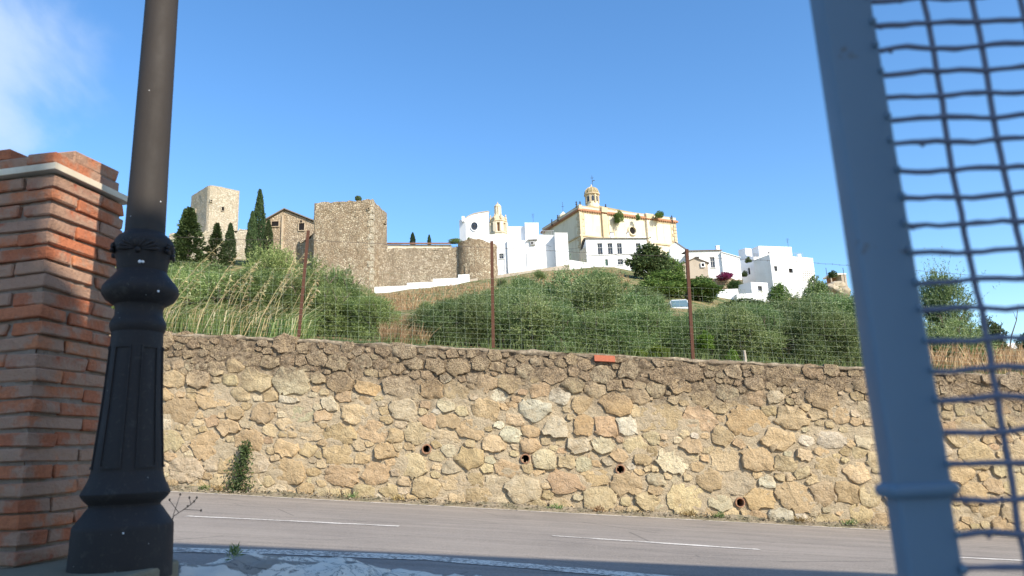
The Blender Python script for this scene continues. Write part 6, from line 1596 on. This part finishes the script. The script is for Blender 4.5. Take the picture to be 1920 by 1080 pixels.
# ------------------------------------------------------------------ van on the slope
van = thing('parked_van', 'pale van with big windscreen half hidden in the olive bushes', 'van')
p = at(1276, 573, 74); gx, gy = p.x, p.y; zf = p.z - 1.25
def vbox(x0, x1, y0, y1, z0, z1, name, mat, par=van): return MB().abox(gx + x0, gx + x1, gy + y0, gy + y1, zf + z0, zf + z1).build(name, mat, par)
sec = [(-.95, .45), (.95, .45), (.97, 1.0), (.90, 1.85), (.72, 2.02), (-.72, 2.02), (-.90, 1.85), (-.97, 1.0)]
mb = MB(); rings_ = [(0.0, 0.62, 1.0), (0.06, 0.9, 1.0), (0.55, 1.0, 1.0), (4.4, 1.0, 1.0)]; vs = []
def vz(z, y): return min(z, 1.05 + (y - 0.0) * 1.7) if y < 0.6 else z
for y, sx, _ in rings_: vs += [V(gx + x * (0.96 if y == 0 else 1), gy + y, zf + vz(z, y)) for x, z in sec]
mb.add(vs, [(a_ * 8 + q, a_ * 8 + (q + 1) % 8, (a_ + 1) * 8 + (q + 1) % 8, (a_ + 1) * 8 + q) for a_ in range(3) for q in range(8)] + [tuple(range(8)), tuple(range(31, 23, -1))]); body = mb.build('body', MAT['van_paint'], van)
MB().slab([V(gx - .86, gy + .03, zf + 1.12), V(gx + .86, gy + .03, zf + 1.12), V(gx + .78, gy + .50, zf + 1.88), V(gx - .78, gy + .50, zf + 1.88)], V(0, -.03, .02)).build('windscreen', MAT['van_glass'], van)
for sg in (-1, 1):
    MB().slab([V(gx + sg * .985, gy + .5, zf + 1.15), V(gx + sg * .985, gy + 1.4, zf + 1.15), V(gx + sg * .93, gy + 1.4, zf + 1.75), V(gx + sg * .93, gy + .7, zf + 1.75)], V(sg * .012, 0, 0)).build('side_window', MAT['van_glass'], van)
    vbox(sg * .72 - .15, sg * .72 + .15, -.03, .02, .72, .92, 'headlight', MAT['lens']); vbox(sg * 1.1 - .09, sg * 1.1 + .09, .5, .6, 1.15, 1.45, 'mirror', MAT['rubber'])
    for yy in (.75, 3.5):
        m_ = MB(); kk = 18; vs = []
        for rad, xx in ((.2, -.11), (.34, -.11), (.34, .11), (.2, .11)): vs += [V(gx + sg * .86 + xx, gy + yy + rad * math.cos(2 * math.pi * q / kk), zf + .34 + rad * math.sin(2 * math.pi * q / kk)) for q in range(kk)]
        m_.add(vs, [(a_ * kk + q, a_ * kk + (q + 1) % kk, (a_ + 1) * kk + (q + 1) % kk, (a_ + 1) * kk + q) for a_ in range(3) for q in range(kk)] + [tuple(range(kk)), tuple(range(3 * kk, 4 * kk))]); m_.build('wheel', MAT['rubber'], van)
vbox(-.95, .95, -.08, .05, .42, .62, 'bumper', MAT['rubber'])

# aerials, a slack cable and patches of tile on the white houses
def aerial(label, px, py, Y, h=2.2):
    t = thing('roof_aerial', label, 'aerial'); p = at(px, py, Y)
    MB().tube([p - V(0, 0, .4), p + V(0, 0, h)], 0.03, 5).build('mast', MAT['grille'], t)
    for k in range(4):
        z = h - .15 - k * .22; MB().tube([p + V(-.35 + .04 * k, 0, z), p + V(.35 - .04 * k, 0, z)], 0.016, 4).build('element', MAT['grille'], t)
aerial('thin television aerial on the tallest white block of the middle houses', 1000, 419, 150)
aerial('television aerial above the terrace railing left of the church', 1036, 441, 145, 1.6)
aerial('television aerial on the roof of the white house with four tall windows', 1150, 441, 154, 1.8)
aerial('television aerial on the flat roof of the large white house', 1478, 463, 143, 1.8)
p, q = at(1012, 455, 139.6), at(1096, 462, 149.5); pts = [p.lerp(q, k / 14) - V(0, 0, 0.9 * math.sin(math.pi * k / 14)) for k in range(15)]
tag(MB().tube(pts, 0.025, 4).build('overhead_cable', MAT['grille']), 'dark cable slung between the white houses and the tiled house', 'cable', kind='thing')
t = thing('roof_terrace', 'grey shaded roof terrace box on the long white front', 'terrace'); p = at(998, 450, 140.2)
MB().abox(p.x - 1.0, p.x + 1.0, 139.9, 141.0, p.z + .02, p.z + .10).build('shade_roof', MAT['ac_grey'], t)
for sx in (-.95, .95): MB().tube([V(p.x + sx, 140.0, p.z - 1.3), V(p.x + sx, 140.0, p.z + .02)], 0.04, 5).build('post', MAT['ac_grey'], t)
